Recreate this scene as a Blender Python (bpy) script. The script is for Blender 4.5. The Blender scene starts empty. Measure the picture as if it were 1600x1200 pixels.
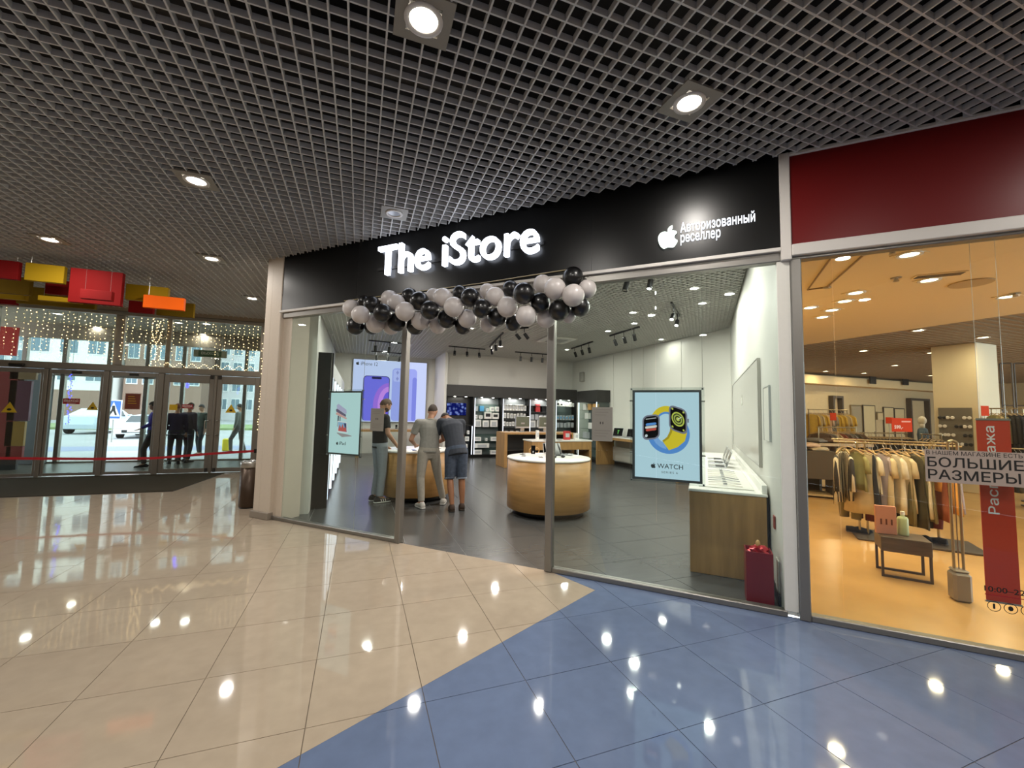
import bpy, math, random
from mathutils import Vector, Matrix
from mathutils.geometry import tessellate_polygon
random.seed(7)
SC = bpy.context.scene
COL = SC.collection
PI = math.pi

# ---------------------------------------------------------------- camera
CAM_AXES = ((0.9380635, -0.3458599, 0.0204386), (0.0434445, 0.0588966, -0.9973183), (0.3437286, 0.9364359, 0.0702744))  # right, down, forward
FPX = 647.686
EYE = Vector((0, 0, 1.65))
cam_data = bpy.data.cameras.new('camera')
cam = bpy.data.objects.new('camera', cam_data)
COL.objects.link(cam)
r_, d_, f_ = (Vector(a) for a in CAM_AXES)
cam.matrix_world = Matrix(((r_.x, -d_.x, -f_.x, EYE.x), (r_.y, -d_.y, -f_.y, EYE.y), (r_.z, -d_.z, -f_.z, EYE.z), (0, 0, 0, 1)))
cam_data.sensor_width = 36.0
cam_data.lens = 36.0 * FPX / 1600
cam_data.clip_start = 0.05
cam_data.clip_end = 300
SC.camera = cam

# ---------------------------------------------------------------- view, world, big lights
SC.view_settings.view_transform = 'Standard'
SC.view_settings.look = 'None'
SC.view_settings.gamma = 1.0
SC.view_settings.use_curve_mapping = False
SC.view_settings.exposure = 0.0
SC.cycles.max_bounces = 10
SC.cycles.diffuse_bounces = 4
SC.cycles.glossy_bounces = 4
SC.cycles.transparent_max_bounces = 24
SC.cycles.use_denoising = True
SC.cycles.sample_clamp_indirect = 6.0
SC.cycles.caustics_reflective = False
SC.cycles.caustics_refractive = False

world = bpy.data.worlds.new('overcast_sky')
SC.world = world
world.use_nodes = True
wn = world.node_tree.nodes['Background']
wn.inputs[0].default_value = (0.80, 0.90, 1.0, 1)
wn.inputs[1].default_value = 6.0

MALL_W = 33          # mall downlight, watts
STORE_W = 44         # store downlight
WARM_W = 19          # clothes shop downlight
LETTER_E = 5.0

# ---------------------------------------------------------------- survey helpers (pixel of a 1600x1200 picture -> point on a plane of the place)
def ray(px, py):
    return r_ * ((px - 800) / FPX) + d_ * ((py - 600) / FPX) + f_
def onz(px, py, z=0.0):
    r = ray(px, py); return EYE + r * ((z - EYE.z) / r.z)
def ony(px, py, y):
    r = ray(px, py); return EYE + r * ((y - EYE.y) / r.y)
def onx(px, py, x):
    r = ray(px, py); return EYE + r * ((x - EYE.x) / r.x)
SD = Vector((1, -1, 0)) / 2 ** .5      # along the shop front
SN = Vector((1, 1, 0)) / 2 ** .5       # into the shop
FD = 4.2596
def onf(px, py, off=0.0):              # (s, off, z) in the shop front's frame
    r = ray(px, py); t = (FD + off - SN.dot(EYE)) / SN.dot(r); q = EYE + r * t
    return Vector((SD.dot(q), off, q.z))
FAC = ((FD * SN.x, FD * SN.y, 0.0), -PI / 4)   # frame of the shop front: x = s, y = into the shop
def fw(s, y, z=0.0):                   # shop-front coordinates -> world
    return SD * s + SN * (FD + y) + Vector((0, 0, z))
FL = FD * 2 ** .5                      # X + Y on the shop-front line

# ---------------------------------------------------------------- materials
def lin(h):
    h = h.lstrip('#'); out = []
    for i in (0, 2, 4):
        c = int(h[i:i + 2], 16) / 255
        out.append(c / 12.92 if c <= .04045 else ((c + .055) / 1.055) ** 2.4)
    return out
MATS = {}
def M(name, hexc, rough=.5, metal=0.0, noise=None, bump=None, spec=.5, stretch=None, emit=0.0, coat=0.0, second=None):
    if name in MATS: return MATS[name]
    m = bpy.data.materials.new(name); MATS[name] = m
    m.use_nodes = True
    nt = m.node_tree; b = nt.nodes['Principled BSDF']
    c = lin(hexc)
    b.inputs['Base Color'].default_value = (*c, 1)
    b.inputs['Roughness'].default_value = rough
    b.inputs['Metallic'].default_value = metal
    b.inputs['Specular IOR Level'].default_value = spec
    if coat: b.inputs['Coat Weight'].default_value = coat
    if emit:
        b.inputs['Emission Color'].default_value = (*c, 1)
        b.inputs['Emission Strength'].default_value = emit
    if noise or bump:
        tc = nt.nodes.new('ShaderNodeTexCoord'); mp = nt.nodes.new('ShaderNodeMapping')
        nt.links.new(tc.outputs['Object'], mp.inputs[0])
        if stretch: mp.inputs['Scale'].default_value = stretch
    if noise:
        n = nt.nodes.new('ShaderNodeTexNoise'); n.inputs['Scale'].default_value = noise[0]; n.inputs['Detail'].default_value = 4
        nt.links.new(mp.outputs[0], n.inputs['Vector'])
        rp = nt.nodes.new('ShaderNodeValToRGB')
        c2 = lin(second) if second else [min(1, x * (1 + noise[1])) for x in c]
        c1 = c if second else [x * (1 - noise[1]) for x in c]
        rp.color_ramp.elements[0].position = .3; rp.color_ramp.elements[1].position = .7
        rp.color_ramp.elements[0].color = (*c1, 1); rp.color_ramp.elements[1].color = (*c2, 1)
        nt.links.new(n.outputs['Fac'], rp.inputs[0]); nt.links.new(rp.outputs[0], b.inputs['Base Color'])
    if bump:
        n2 = nt.nodes.new('ShaderNodeTexNoise'); n2.inputs['Scale'].default_value = bump[0]
        nt.links.new(mp.outputs[0], n2.inputs['Vector'])
        bp = nt.nodes.new('ShaderNodeBump'); bp.inputs['Strength'].default_value = bump[1]; bp.inputs['Distance'].default_value = .01
        nt.links.new(n2.outputs['Fac'], bp.inputs['Height']); nt.links.new(bp.outputs[0], b.inputs['Normal'])
    return m
def G(name, tint='#f4faf8', refl=.9, base=.035, rough=0.0):        # clear sheet glass
    if name in MATS: return MATS[name]
    m = bpy.data.materials.new(name); MATS[name] = m; m.use_nodes = True
    nt = m.node_tree; nt.nodes.clear()
    o = nt.nodes.new('ShaderNodeOutputMaterial'); mx = nt.nodes.new('ShaderNodeMixShader')
    t = nt.nodes.new('ShaderNodeBsdfTransparent'); g = nt.nodes.new('ShaderNodeBsdfGlossy')
    t.inputs[0].default_value = (*lin(tint), 1); g.inputs['Roughness'].default_value = rough
    lw = nt.nodes.new('ShaderNodeLayerWeight'); lw.inputs['Blend'].default_value = .5
    p = nt.nodes.new('ShaderNodeMath'); p.operation = 'POWER'; p.inputs[1].default_value = 5
    k = nt.nodes.new('ShaderNodeMath'); k.operation = 'MULTIPLY_ADD'; k.inputs[1].default_value = refl; k.inputs[2].default_value = base
    nt.links.new(lw.outputs['Facing'], p.inputs[0]); nt.links.new(p.outputs[0], k.inputs[0]); nt.links.new(k.outputs[0], mx.inputs[0])
    nt.links.new(t.outputs[0], mx.inputs[1]); nt.links.new(g.outputs[0], mx.inputs[2]); nt.links.new(mx.outputs[0], o.inputs[0])
    return m
def E(name, hexc, strength):           # a thing that gives off light
    if name in MATS: return MATS[name]
    m = bpy.data.materials.new(name); MATS[name] = m; m.use_nodes = True
    nt = m.node_tree; nt.nodes.clear()
    o = nt.nodes.new('ShaderNodeOutputMaterial'); e = nt.nodes.new('ShaderNodeEmission')
    e.inputs[0].default_value = (*lin(hexc), 1); e.inputs[1].default_value = strength
    nt.links.new(e.outputs[0], o.inputs[0])
    return m

# ---------------------------------------------------------------- mesh building
class MB:
    def __init__(s): s.v = []; s.f = []; s.m = []; s.cur = 0; s.smooth = []; s.sm = False
    def face(s, idx): s.f.append(tuple(idx)); s.m.append(s.cur); s.smooth.append(s.sm)
    def box(s, x0, x1, y0, y1, z0, z1, bev=0.0, mat=None):
        o = len(s.v)
        if bev <= 0:
            P = [(x, y, z) for z in (z0, z1) for y in (y0, y1) for x in (x0, x1)]
            if mat is not None: P = [tuple(mat @ Vector(p)) for p in P]
            s.v += P
            for q in ((0, 2, 3, 1), (4, 5, 7, 6), (0, 1, 5, 4), (2, 6, 7, 3), (0, 4, 6, 2), (1, 3, 7, 5)): s.face([o + i for i in q])
            return s
        b = min(bev, (x1 - x0) / 2.01, (y1 - y0) / 2.01, (z1 - z0) / 2.01)
        X = (x0, x1); Y = (y0, y1); Z = (z0, z1); ids = {}
        for i in (0, 1):
            for j in (0, 1):
                for k in (0, 1):
                    c = (X[i], Y[j], Z[k]); sg = (b if i == 0 else -b, b if j == 0 else -b, b if k == 0 else -b)
                    for a in range(3):      # vertex lying on the face of axis a
                        p = [c[t] + (0 if t == a else sg[t]) for t in range(3)]
                        if mat is not None: p = mat @ Vector(p)
                        ids[(i, j, k, a)] = len(s.v); s.v.append(tuple(p))
        def q(l): s.face([ids[t] for t in l])
        q([(0,0,0,2),(0,1,0,2),(1,1,0,2),(1,0,0,2)]); q([(0,0,1,2),(1,0,1,2),(1,1,1,2),(0,1,1,2)])
        q([(0,0,0,1),(1,0,0,1),(1,0,1,1),(0,0,1,1)]); q([(0,1,0,1),(0,1,1,1),(1,1,1,1),(1,1,0,1)])
        q([(0,0,0,0),(0,0,1,0),(0,1,1,0),(0,1,0,0)]); q([(1,0,0,0),(1,1,0,0),(1,1,1,0),(1,0,1,0)])
        for i in (0, 1):
            for j in (0, 1):
                l = [(i,j,0,0),(i,j,1,0),(i,j,1,1),(i,j,0,1)]; q(l if (i + j) % 2 else l[::-1])
                l = [(0,i,j,1),(1,i,j,1),(1,i,j,2),(0,i,j,2)]; q(l if (i + j) % 2 == 0 else l[::-1])
                l = [(i,0,j,0),(i,1,j,0),(i,1,j,2),(i,0,j,2)]; q(l if (i + j) % 2 else l[::-1])
                for k in (0, 1):
                    l = [(i,j,k,0),(i,j,k,1),(i,j,k,2)]; q(l if (i + j + k) % 2 else l[::-1])
        return s
    def ring_tube(s, rings, cap=True, closed=False):
        n = len(rings[0]); o = len(s.v)
        for r in rings: s.v += [tuple(p) for p in r]
        k = len(rings)
        for a in range(k if closed else k - 1):
            for i in range(n):
                j = (i + 1) % n; b = (a + 1) % k
                s.face((o + a * n + i, o + a * n + j, o + b * n + j, o + b * n + i))
        if cap and not closed:
            s.face([o + i for i in range(n)][::-1]); s.face([o + (k - 1) * n + i for i in range(n)])
        return s
    def tube(s, pts, rad, n=8, cap=True):
        pts = [Vector(p) for p in pts]
        if not hasattr(rad, '__len__'): rad = [rad] * len(pts)
        rings = []; up = None
        for i, p in enumerate(pts):
            t = (pts[min(i + 1, len(pts) - 1)] - pts[max(i - 1, 0)]).normalized()
            if up is None:
                up = Vector((0, 0, 1)) if abs(t.z) < .9 else Vector((1, 0, 0))
            x = up.cross(t).normalized(); y = t.cross(x).normalized(); up = y
            rings.append([p + x * rad[i] * math.cos(2 * PI * k / n) + y * rad[i] * math.sin(2 * PI * k / n) for k in range(n)])
        return s.ring_tube(rings, cap)
    def lathe(s, prof, n=24, c=(0, 0, 0), sx=1, sy=1):
        rings = [[(c[0] + r * sx * math.cos(2 * PI * k / n), c[1] + r * sy * math.sin(2 * PI * k / n), c[2] + z) for k in range(n)] for r, z in prof]
        return s.ring_tube(rings, True)
    def prism(s, poly, z0, z1, xf=None):      # polygon in XY between z0 and z1
        n = len(poly); o = len(s.v)
        A = sum(poly[i][0] * poly[(i + 1) % n][1] - poly[(i + 1) % n][0] * poly[i][1] for i in range(n))
        if A < 0: poly = poly[::-1]
        P = [(p[0], p[1], z0) for p in poly] + [(p[0], p[1], z1) for p in poly]
        if xf: P = [tuple(xf @ Vector(p)) for p in P]
        s.v += P
        if n <= 4: tris = [list(range(n))]
        else: tris = [list(t) for t in tessellate_polygon([[Vector((p[0], p[1], 0)) for p in poly]])]
        for t in tris:
            a = sum(poly[t[i]][0] * poly[t[(i + 1) % len(t)]][1] - poly[t[(i + 1) % len(t)]][0] * poly[t[i]][1] for i in range(len(t)))
            if a < 0: t = t[::-1]
            s.face([o + i for i in t[::-1]]); s.face([o + n + i for i in t])
        for i in range(n):
            j = (i + 1) % n; s.face((o + i, o + j, o + n + j, o + n + i))
        return s
    def sphere(s, c, r, nu=16, nv=10, fn=None):
        if not hasattr(r, '__len__'): r = (r, r, r)
        o = len(s.v)
        def pt(d):
            q = Vector((d[0] * r[0], d[1] * r[1], d[2] * r[2]))
            if fn: q = fn(Vector(d), q)
            return tuple(q + Vector(c))
        s.v.append(pt((0, 0, -1)))
        for a in range(1, nv):
            th = -PI / 2 + PI * a / nv
            for k in range(nu):
                ph = 2 * PI * k / nu; s.v.append(pt((math.cos(th) * math.cos(ph), math.cos(th) * math.sin(ph), math.sin(th))))
        s.v.append(pt((0, 0, 1))); top = len(s.v) - 1
        for k in range(nu): s.face((o, o + 1 + (k + 1) % nu, o + 1 + k))
        for a in range(nv - 2):
            for k in range(nu):
                b = o + 1 + a * nu; j = (k + 1) % nu
                s.face((b + k, b + j, b + nu + j, b + nu + k))
        b = o + 1 + (nv - 2) * nu
        for k in range(nu): s.face((top, b + k, b + (k + 1) % nu))
        return s
    def add_mesh(s, me, xf=None):
        o = len(s.v)
        s.v += [tuple(xf @ v.co) if xf else tuple(v.co) for v in me.vertices]
        for p in me.polygons: s.face([o + i for i in p.vertices])
        return s
    def xform(s, mat, start=0):
        for i in range(start, len(s.v)): s.v[i] = tuple(mat @ Vector(s.v[i]))
        return s
    def mesh(s, name, mats):
        me = bpy.data.meshes.new(name); me.from_pydata(s.v, [], s.f)
        for m in (mats if isinstance(mats, (list, tuple)) else [mats]): me.materials.append(m)
        me.polygons.foreach_set('material_index', s.m); me.polygons.foreach_set('use_smooth', s.smooth)
        me.update(); return me

def link(o, parent=None, at=None):
    COL.objects.link(o)
    if parent is not None: o.parent = parent
    if at is not None: o.location = at[0]; o.rotation_euler = (0, 0, at[1])
    return o
def part(name, mb, mat, parent, at=None, label=None, kind=None):
    me = mb.mesh(name, mat) if isinstance(mb, MB) else mb
    o = link(bpy.data.objects.new(name, me), parent, at)
    if label: o['label'] = label
    if kind: o['kind'] = kind
    return o
def thing(name, label, cat, loc=(0, 0, 0), rz=0.0, group=None):
    o = link(bpy.data.objects.new(name, None)); o.location = loc; o.rotation_euler = (0, 0, rz)
    o.empty_display_size = .05
    o['label'] = label; o['category'] = cat
    if group: o['group'] = group
    return o
def solo(name, mb, mat, label, cat, at=None, group=None):
    o = part(name, mb, mat, None, at); o['label'] = label; o['category'] = cat
    if group: o['group'] = group
    return o
def struct(name, mb, mat, at=None):
    o = part(name, mb, mat, None, at); o['kind'] = 'structure'; return o
def sroot(name, at=None):
    o = link(bpy.data.objects.new(name, None), None, at); o['kind'] = 'structure'; o.empty_display_size = .05; return o
def dup(root, loc, rz=None, label=None, name=None):
    r = root.copy(); COL.objects.link(r); r.location = loc
    if rz is not None: r.rotation_euler = (0, 0, rz)
    if label: r['label'] = label
    for ch in list(root.children):
        c = ch.copy(); COL.objects.link(c); c.parent = r
        for g in ch.children:
            d = g.copy(); COL.objects.link(d); d.parent = c
    return r
def box(*a, **k): return MB().box(*a, **k)
def lamp(name, kind, loc, power, color, size=.2, parent=None, aim=None, spot=None, blend=.6):
    d = bpy.data.lights.new(name, kind); d.energy = power; d.color = color
    if kind == 'AREA': d.shape = 'DISK'; d.size = size
    elif kind == 'SPOT': d.spot_size = spot or 1.2; d.spot_blend = blend; d.shadow_soft_size = size
    else: d.shadow_soft_size = size
    o = bpy.data.objects.new(name, d); COL.objects.link(o)
    if parent: o.parent = parent
    o.location = loc
    if aim is not None:
        o.rotation_euler = Vector(aim).to_track_quat('-Z', 'Y').to_euler()
    return o

FONT_CACHE = {}
def text_mesh(body, extrude=.5, bold=0.0, res=4, spacing=1.0):
    """outline of the words -> clean triangulated solid, z from -extrude to +extrude"""
    key = (body, extrude, bold, res, spacing)
    if key in FONT_CACHE: return FONT_CACHE[key]
    cu = bpy.data.curves.new('lettering', 'FONT'); cu.body = body; cu.size = 1.0; cu.offset = bold; cu.resolution_u = res; cu.space_character = spacing; cu.fill_mode = 'NONE'
    o = bpy.data.objects.new('lettering', cu); COL.objects.link(o)
    dg = bpy.context.evaluated_depsgraph_get(); dg.update()
    me = bpy.data.meshes.new_from_object(o.evaluated_get(dg), depsgraph=dg)
    bpy.data.objects.remove(o); bpy.data.curves.remove(cu)
    co = [Vector((v.co.x, v.co.y)) for v in me.vertices]; eds = [tuple(e.vertices) for e in me.edges]
    nxt = {}
    for a, b in eds: nxt.setdefault(a, []).append(b); nxt.setdefault(b, []).append(a)
    seen = set(); loops = []
    for st in range(len(co)):
        if st in seen or st not in nxt: continue
        lp = [st]; seen.add(st)
        cur = st + 1 if st + 1 in nxt[st] else nxt[st][0]
        while cur not in seen:
            seen.add(cur); lp.append(cur); c = [q for q in nxt[cur] if q not in seen]
            if not c: break
            cur = c[0]
        if len(lp) > 2: loops.append(lp)
    bpy.data.meshes.remove(me)
    if bold:
        def sa(l): return sum(co[l[k]].x * co[l[(k + 1) % len(l)]].y - co[l[(k + 1) % len(l)]].x * co[l[k]].y for k in range(len(l)))
        sg = 1 if max((sa(l) for l in loops), key=abs) > 0 else -1
        moved = {}
        for l in loops:
            for k, i in enumerate(l):
                e0 = co[i] - co[l[k - 1]]; e1 = co[l[(k + 1) % len(l)]] - co[i]
                if e0.length < 1e-6 or e1.length < 1e-6: moved[i] = co[i]; continue
                a = Vector((e0.y, -e0.x)).normalized(); b = Vector((e1.y, -e1.x)).normalized(); m_ = a + b
                moved[i] = co[i] + (m_.normalized() * min(2, 1 / max(.3, m_.length / 2)) * bold * sg if m_.length > 1e-4 else Vector((0, 0)))
        for i, q in moved.items(): co[i] = q
    V, T = [], []
    from mathutils.geometry import delaunay_2d_cdt
    boxes = [(min(co[i].x for i in l), max(co[i].x for i in l), min(co[i].y for i in l), max(co[i].y for i in l)) for l in loops]
    par = list(range(len(loops)))                     # loops whose boxes overlap in x belong to one glyph
    def find(a):
        while par[a] != a: a = par[a]
        return a
    for a in range(len(loops)):
        for b in range(a):
            if boxes[a][0] < boxes[b][1] and boxes[b][0] < boxes[a][1]: par[find(a)] = find(b)
    gl = {}
    for a in range(len(loops)): gl.setdefault(find(a), []).append(loops[a])
    for ls in gl.values():
        vs, es = [], []
        for l in ls:
            n0 = len(vs); vs += [co[i] for i in l]; es += [(n0 + k, n0 + (k + 1) % len(l)) for k in range(len(l))]
        rv, re_, rf, *_ = delaunay_2d_cdt(vs, es, [], 0, 1e-5)
        keep = []
        for f in rf:
            c = (rv[f[0]] + rv[f[1]] + rv[f[2]]) / 3; wn = 0
            for l in ls:
                for k in range(len(l)):
                    a, b = co[l[k]], co[l[(k + 1) % len(l)]]
                    if (a.y <= c.y) != (b.y <= c.y):
                        xx = a.x + (c.y - a.y) * (b.x - a.x) / (b.y - a.y)
                        if xx > c.x: wn += 1 if b.y > a.y else -1
            if wn != 0: keep.append(list(f))
        n0 = len(V); V += [(q.x, q.y) for q in rv]; T += [[n0 + i for i in f] for f in keep]
    n = len(V); F = []; cnt = {}
    for f in T:
        a, b, c = f
        if (V[b][0] - V[a][0]) * (V[c][1] - V[a][1]) - (V[c][0] - V[a][0]) * (V[b][1] - V[a][1]) < 0: f.reverse()
        for k in range(3): cnt[(f[k], f[(k + 1) % 3])] = 1
        F.append([i + n for i in f]); F.append(f[::-1])
    for (a, b) in list(cnt):
        if (b, a) not in cnt: F.append([a, b, b + n, a + n])
    used = sorted({i for f in F for i in f}); mp = {i: k for k, i in enumerate(used)}
    P = [(x, y, -extrude) for x, y in V] + [(x, y, extrude) for x, y in V]
    me = bpy.data.meshes.new('lettering'); me.from_pydata([P[i] for i in used], [], [[mp[i] for i in f] for f in F]); me.update()
    FONT_CACHE[key] = me; return me
STAND = Matrix.Rotation(PI / 2, 4, 'X')      # XY drawing -> upright, reading from -Y
def text_mb(body, w, h=None, x=0, z=0, y=0, extrude=.004, bold=0.0, rot=0.0, align='L', spacing=1.0):
    """lettering standing in the XZ plane, facing -Y; its box is w wide (h high), lower left corner at x, z"""
    me = text_mesh(body, .5, bold, 4, spacing)
    xs = [v.co.x for v in me.vertices]; ys = [v.co.y for v in me.vertices]
    x0, x1, y0, y1 = min(xs), max(xs), min(ys), max(ys)
    kx = w / (x1 - x0); ky = h / (y1 - y0) if h else kx
    mb = MB(); sc = Matrix.Diagonal((kx, ky, extrude, 1)) @ Matrix.Translation((-x0, -y0, 0))
    mt = Matrix.Translation((x, y, z)) @ STAND @ Matrix.Rotation(rot, 4, 'Z') @ sc
    return mb.add_mesh(me, mt)
def rrect(w, h, r, n=4, cx=0, cy=0):
    out = []
    for (sx, sy, a0) in ((1, 1, 0), (-1, 1, PI / 2), (-1, -1, PI), (1, -1, 3 * PI / 2)):
        for k in range(n + 1):
            a = a0 + PI / 2 * k / n
            out.append((cx + sx * (w / 2 - r) + r * math.cos(a), cy + sy * (h / 2 - r) + r * math.sin(a)))
    return out
def ell(cx, cy, a, b, n=24, rot=0, t0=0, t1=2 * PI):
    full = abs(t1 - t0 - 2 * PI) < 1e-6
    out = []
    for k in range(n if full else n + 1):
        t = t0 + (t1 - t0) * k / n; x = a * math.cos(t); y = b * math.sin(t)
        out.append((cx + x * math.cos(rot) - y * math.sin(rot), cy + x * math.sin(rot) + y * math.cos(rot)))
    return out
def clip(poly, a, b, c):                    # keep a*x + b*y <= c
    out = []
    for i in range(len(poly)):
        p, q = poly[i], poly[(i + 1) % len(poly)]
        dp = a * p[0] + b * p[1] - c; dq = a * q[0] + b * q[1] - c
        if dp <= 0: out.append(p)
        if (dp < 0 < dq) or (dq < 0 < dp):
            t = dp / (dp - dq); out.append((p[0] + (q[0] - p[0]) * t, p[1] + (q[1] - p[1]) * t))
    return out
def area(poly): return abs(sum(poly[i][0] * poly[(i + 1) % len(poly)][1] - poly[(i + 1) % len(poly)][0] * poly[i][1] for i in range(len(poly)))) / 2
# ---------------------------------------------------------------- the palette
m_cream = M('cream_porcelain', '#ab9c89', .045, noise=(9, .05), spec=.6)
m_blue = M('blue_porcelain', '#64728f', .045, noise=(9, .05), spec=.6)
m_grout = M('grout', '#6b5f50', .8)
m_slate = M('grey_floor_tile', '#4e4e4d', .26, noise=(3, .10), stretch=(1, 5, 1))
m_sgrout = M('pale_grout', '#a3a39f', .8)
m_warmfloor = M('polished_concrete', '#cfa468', .22, noise=(1.5, .10))
m_bar = M('ceiling_bar_paint', '#c3c2c0', .45, metal=.0)
m_plenum = M('plenum_dark', '#14110f', .9)
m_duct = M('duct_metal', '#3c3834', .6, metal=.4)
m_plate = M('lamp_plate', '#8a857c', .5)
m_sbar = M('store_bar_paint', '#d5d3cd', .4, metal=.2)
m_fascia = M('black_fascia_board', '#030303', .31, noise=(40, .1), spec=.42)
m_trim = M('white_metal_trim', '#cfcac4', .4)
m_silver = M('anodised_aluminium', '#8b8883', .38, metal=.7)
m_red = M('red_fascia_board', '#680d0e', .36, spec=.3)
m_pillar = M('cream_painted_pillar', '#cfc2b2', .6, noise=(30, .02))
m_skirt = M('grey_stone_skirting', '#8f8579', .4)
m_white = M('white_wall_paint', '#d9d7cf', .6, noise=(20, .015))
m_white2 = M('white_panel', '#e2dfd6', .45)
m_cloud = M('grey_white_board', '#b9b7b0', .18)
m_glass = G('shop_glass')
m_glass2 = G('door_glass', tint='#eaf0ed', base=.05)
m_acryl = G('clear_acrylic', tint='#f2f6f6', base=.06)
m_door = M('door_frame_metal', '#8d877d', .4, metal=.55)
m_doordark = M('dark_door_gasket', '#2b2926', .6)
m_wood = M('oak_veneer', '#a8814f', .42, noise=(3.0, .16), stretch=(5, 5, .6), bump=(60, .05))
m_woodh = M('oak_veneer_curved', '#b08650', .40, noise=(2.5, .13), stretch=(.8, .8, 7))
m_top = M('white_table_top', '#ece9e2', .25)
m_black = M('black_lacquer', '#0b0b0c', .35)
m_dark = M('charcoal_panel', '#2e2d2b', .5)
m_mat = M('entrance_mat_pile', '#413a2e', .95, noise=(220, .25), bump=(300, .6), spec=.05)
m_warmwall = M('beige_wall', '#c4ad86', .7, noise=(8, .03))
m_warmceil = M('cream_ceiling', '#d2b88c', .7)
m_warmceil2 = M('brown_slat_ceiling', '#83694a', .6)
m_mallwall = M('mall_wall', '#a89a88', .7)
m_lens = E('lamp_lens', '#fff6e6', 14)
m_lensc = E('cool_lamp_lens', '#fffaf0', 12)
m_lensw = E('warm_lamp_lens', '#ffe9c4', 12)
m_led = E('led_strip', '#eef4ff', 2.4)
m_steel = M('brushed_steel', '#b9b6b0', .28, metal=.9)
m_skin = M('skin', '#b98a6e', .5, noise=(12, .06))
# ================================================================ SETTING
XW = -1.35                                   # mall wall that runs from the pillar to the doors
YE = 12.46                                   # entrance glass wall
ZC = 3.98                                    # mall grid ceiling
ZS = 3.80                                    # store grid ceiling
YB, XR, YP, XRET = 15.2, 8.25, 17.0, 2.85    # store: rear wall, far wall, poster wall, return
XL = -0.92
# ---- mall floor: tiles
floor = sroot('floor')
part('bed', MB().prism([(-11, -5), (11, -5), (XW, YE), (-11, YE)] if False else [(-11, -5), (FL + 5, -5), (XW, FL - XW), (XW, YE), (-11, YE)], -.06, -.004), m_grout, floor)
TX, TY, X0, Y0 = .616, .632, -.19, 1.854
A1, A2 = Vector((.43, 2.626)), Vector((2.167, 3.509)); dn = (A2 - A1).normalized(); B = Vector((1.955, 4.068)); dm = (B - A2).normalized()
n1 = (dn.y, -dn.x); c1 = n1[0] * A2.x + n1[1] * A2.y          # n1.p > c1 : blue side of the first edge
n2 = (dm.y, -dm.x); c2 = n2[0] * A2.x + n2[1] * A2.y          # n2.p > c2 : blue side of the second edge
G_ = .0022
tile_m = MB(); far_tiles = {0: MB(), 1: MB()}; ntile = 0
for i in range(-18, 16):
    for j in range(-6, 18):
        x0, y0 = X0 + i * TX, Y0 + j * TY
        cell = [(x0 + G_, y0 + G_), (x0 + TX - G_, y0 + G_), (x0 + TX - G_, y0 + TY - G_), (x0 + G_, y0 + TY - G_)]
        pieces = []
        left = clip(cell, 1, 0, XW - .0); left = clip(left, 0, 1, YE - .03) if left else []
        right = clip(cell, -1, 0, -XW) if y0 + TY < FL - XW + .7 else []
        right = clip(right, 1, 1, FL) if right else []
        if len(left) > 2 and len(right) > 2 and y0 + TY <= FL - XW: pieces = [clip(cell, 1, 1, FL)]
        else: pieces = [p for p in (left, right) if len(p) > 2]
        for p in pieces:
            if area(p) < .004: continue
            cream = clip(p, n1[0], n1[1], c1 - G_ * .3); cream = clip(cream, n2[0], n2[1], c2 - G_ * .3) if len(cream) > 2 else []
            blues = []
            b1 = clip(p, -n1[0], -n1[1], -c1 - G_ * .3)
            b2 = clip(p, n1[0], n1[1], c1); b2 = clip(b2, -n2[0], -n2[1], -c2 - G_ * .3) if len(b2) > 2 else []
            for poly, k in ((cream, 0), (b1, 1), (b2, 1)):
                if len(poly) < 3 or area(poly) < .002: continue
                cx = sum(q[0] for q in poly) / len(poly); cy = sum(q[1] for q in poly) / len(poly)
                v = (Vector((cx, cy, 0)) - EYE); dep = v.dot(f_)
                inview = dep > .6 and abs(v.dot(r_)) / dep < 1.45 and v.dot(d_) / dep < 1.25
                if inview and cy < 8.2 and ntile < 295:
                    part('tile', MB().prism(poly, -.012, random.uniform(-.0004, .0004)), m_blue if k else m_cream, floor); ntile += 1
                else: far_tiles[k].prism(poly, -.012, 0)
part('tile_field', far_tiles[0], m_cream, floor, kind='stuff')
part('tile_field', far_tiles[1], m_blue, floor, kind='stuff')
# ---- store floor
sfloor = sroot('floor')
SPOLY = [(XL - .4, FL - XL + .4)]
part('bed', MB().prism([tuple(fw(-5.87, 0)[:2]), tuple(fw(.6, 0)[:2]), (XR, XR - .6 * 2 ** .5 + .02), (XR, YB), (XRET, YB), (XRET, YP), (XL, YP)], -.06, -.004), m_sgrout, sfloor)
for i in range(-3, 15):
    for j in range(3, 29):
        x0, y0 = -.62 + i * .62, .5 + j * .6
        p = [(x0 + .003, y0 + .003), (x0 + .617, y0 + .003), (x0 + .617, y0 + .597), (x0 + .003, y0 + .597)]
        for cc in ((-1, -1, -FL - .004), (1, -1, .6 * 2 ** .5), (1, 0, XR), (-1, 0, -XL), (0, 1, YP if x0 < XRET - .3 else YB)):
            if len(p) > 2: p = clip(p, *cc)
        if len(p) > 2 and area(p) > .004: part('tile', MB().prism(p, -.012, random.uniform(-.0005, 0)), m_slate, sfloor)
# ---- clothes shop floor
struct('floor', MB().prism([tuple(fw(.7, 0)[:2]), tuple(fw(6, 0)[:2]), (29, -1.3), (29, 13), (XR + .12, 13), (XR + .12, XR + .12 - .7 * 2 ** .5)], -.06, -.001), m_warmfloor)
# ---- vestibule and street ground
struct('floor', box(-11, XW, YE, 15.6, -.06, -.002), M('vestibule_floor', '#5b564c', .3, noise=(5, .1)))
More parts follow.
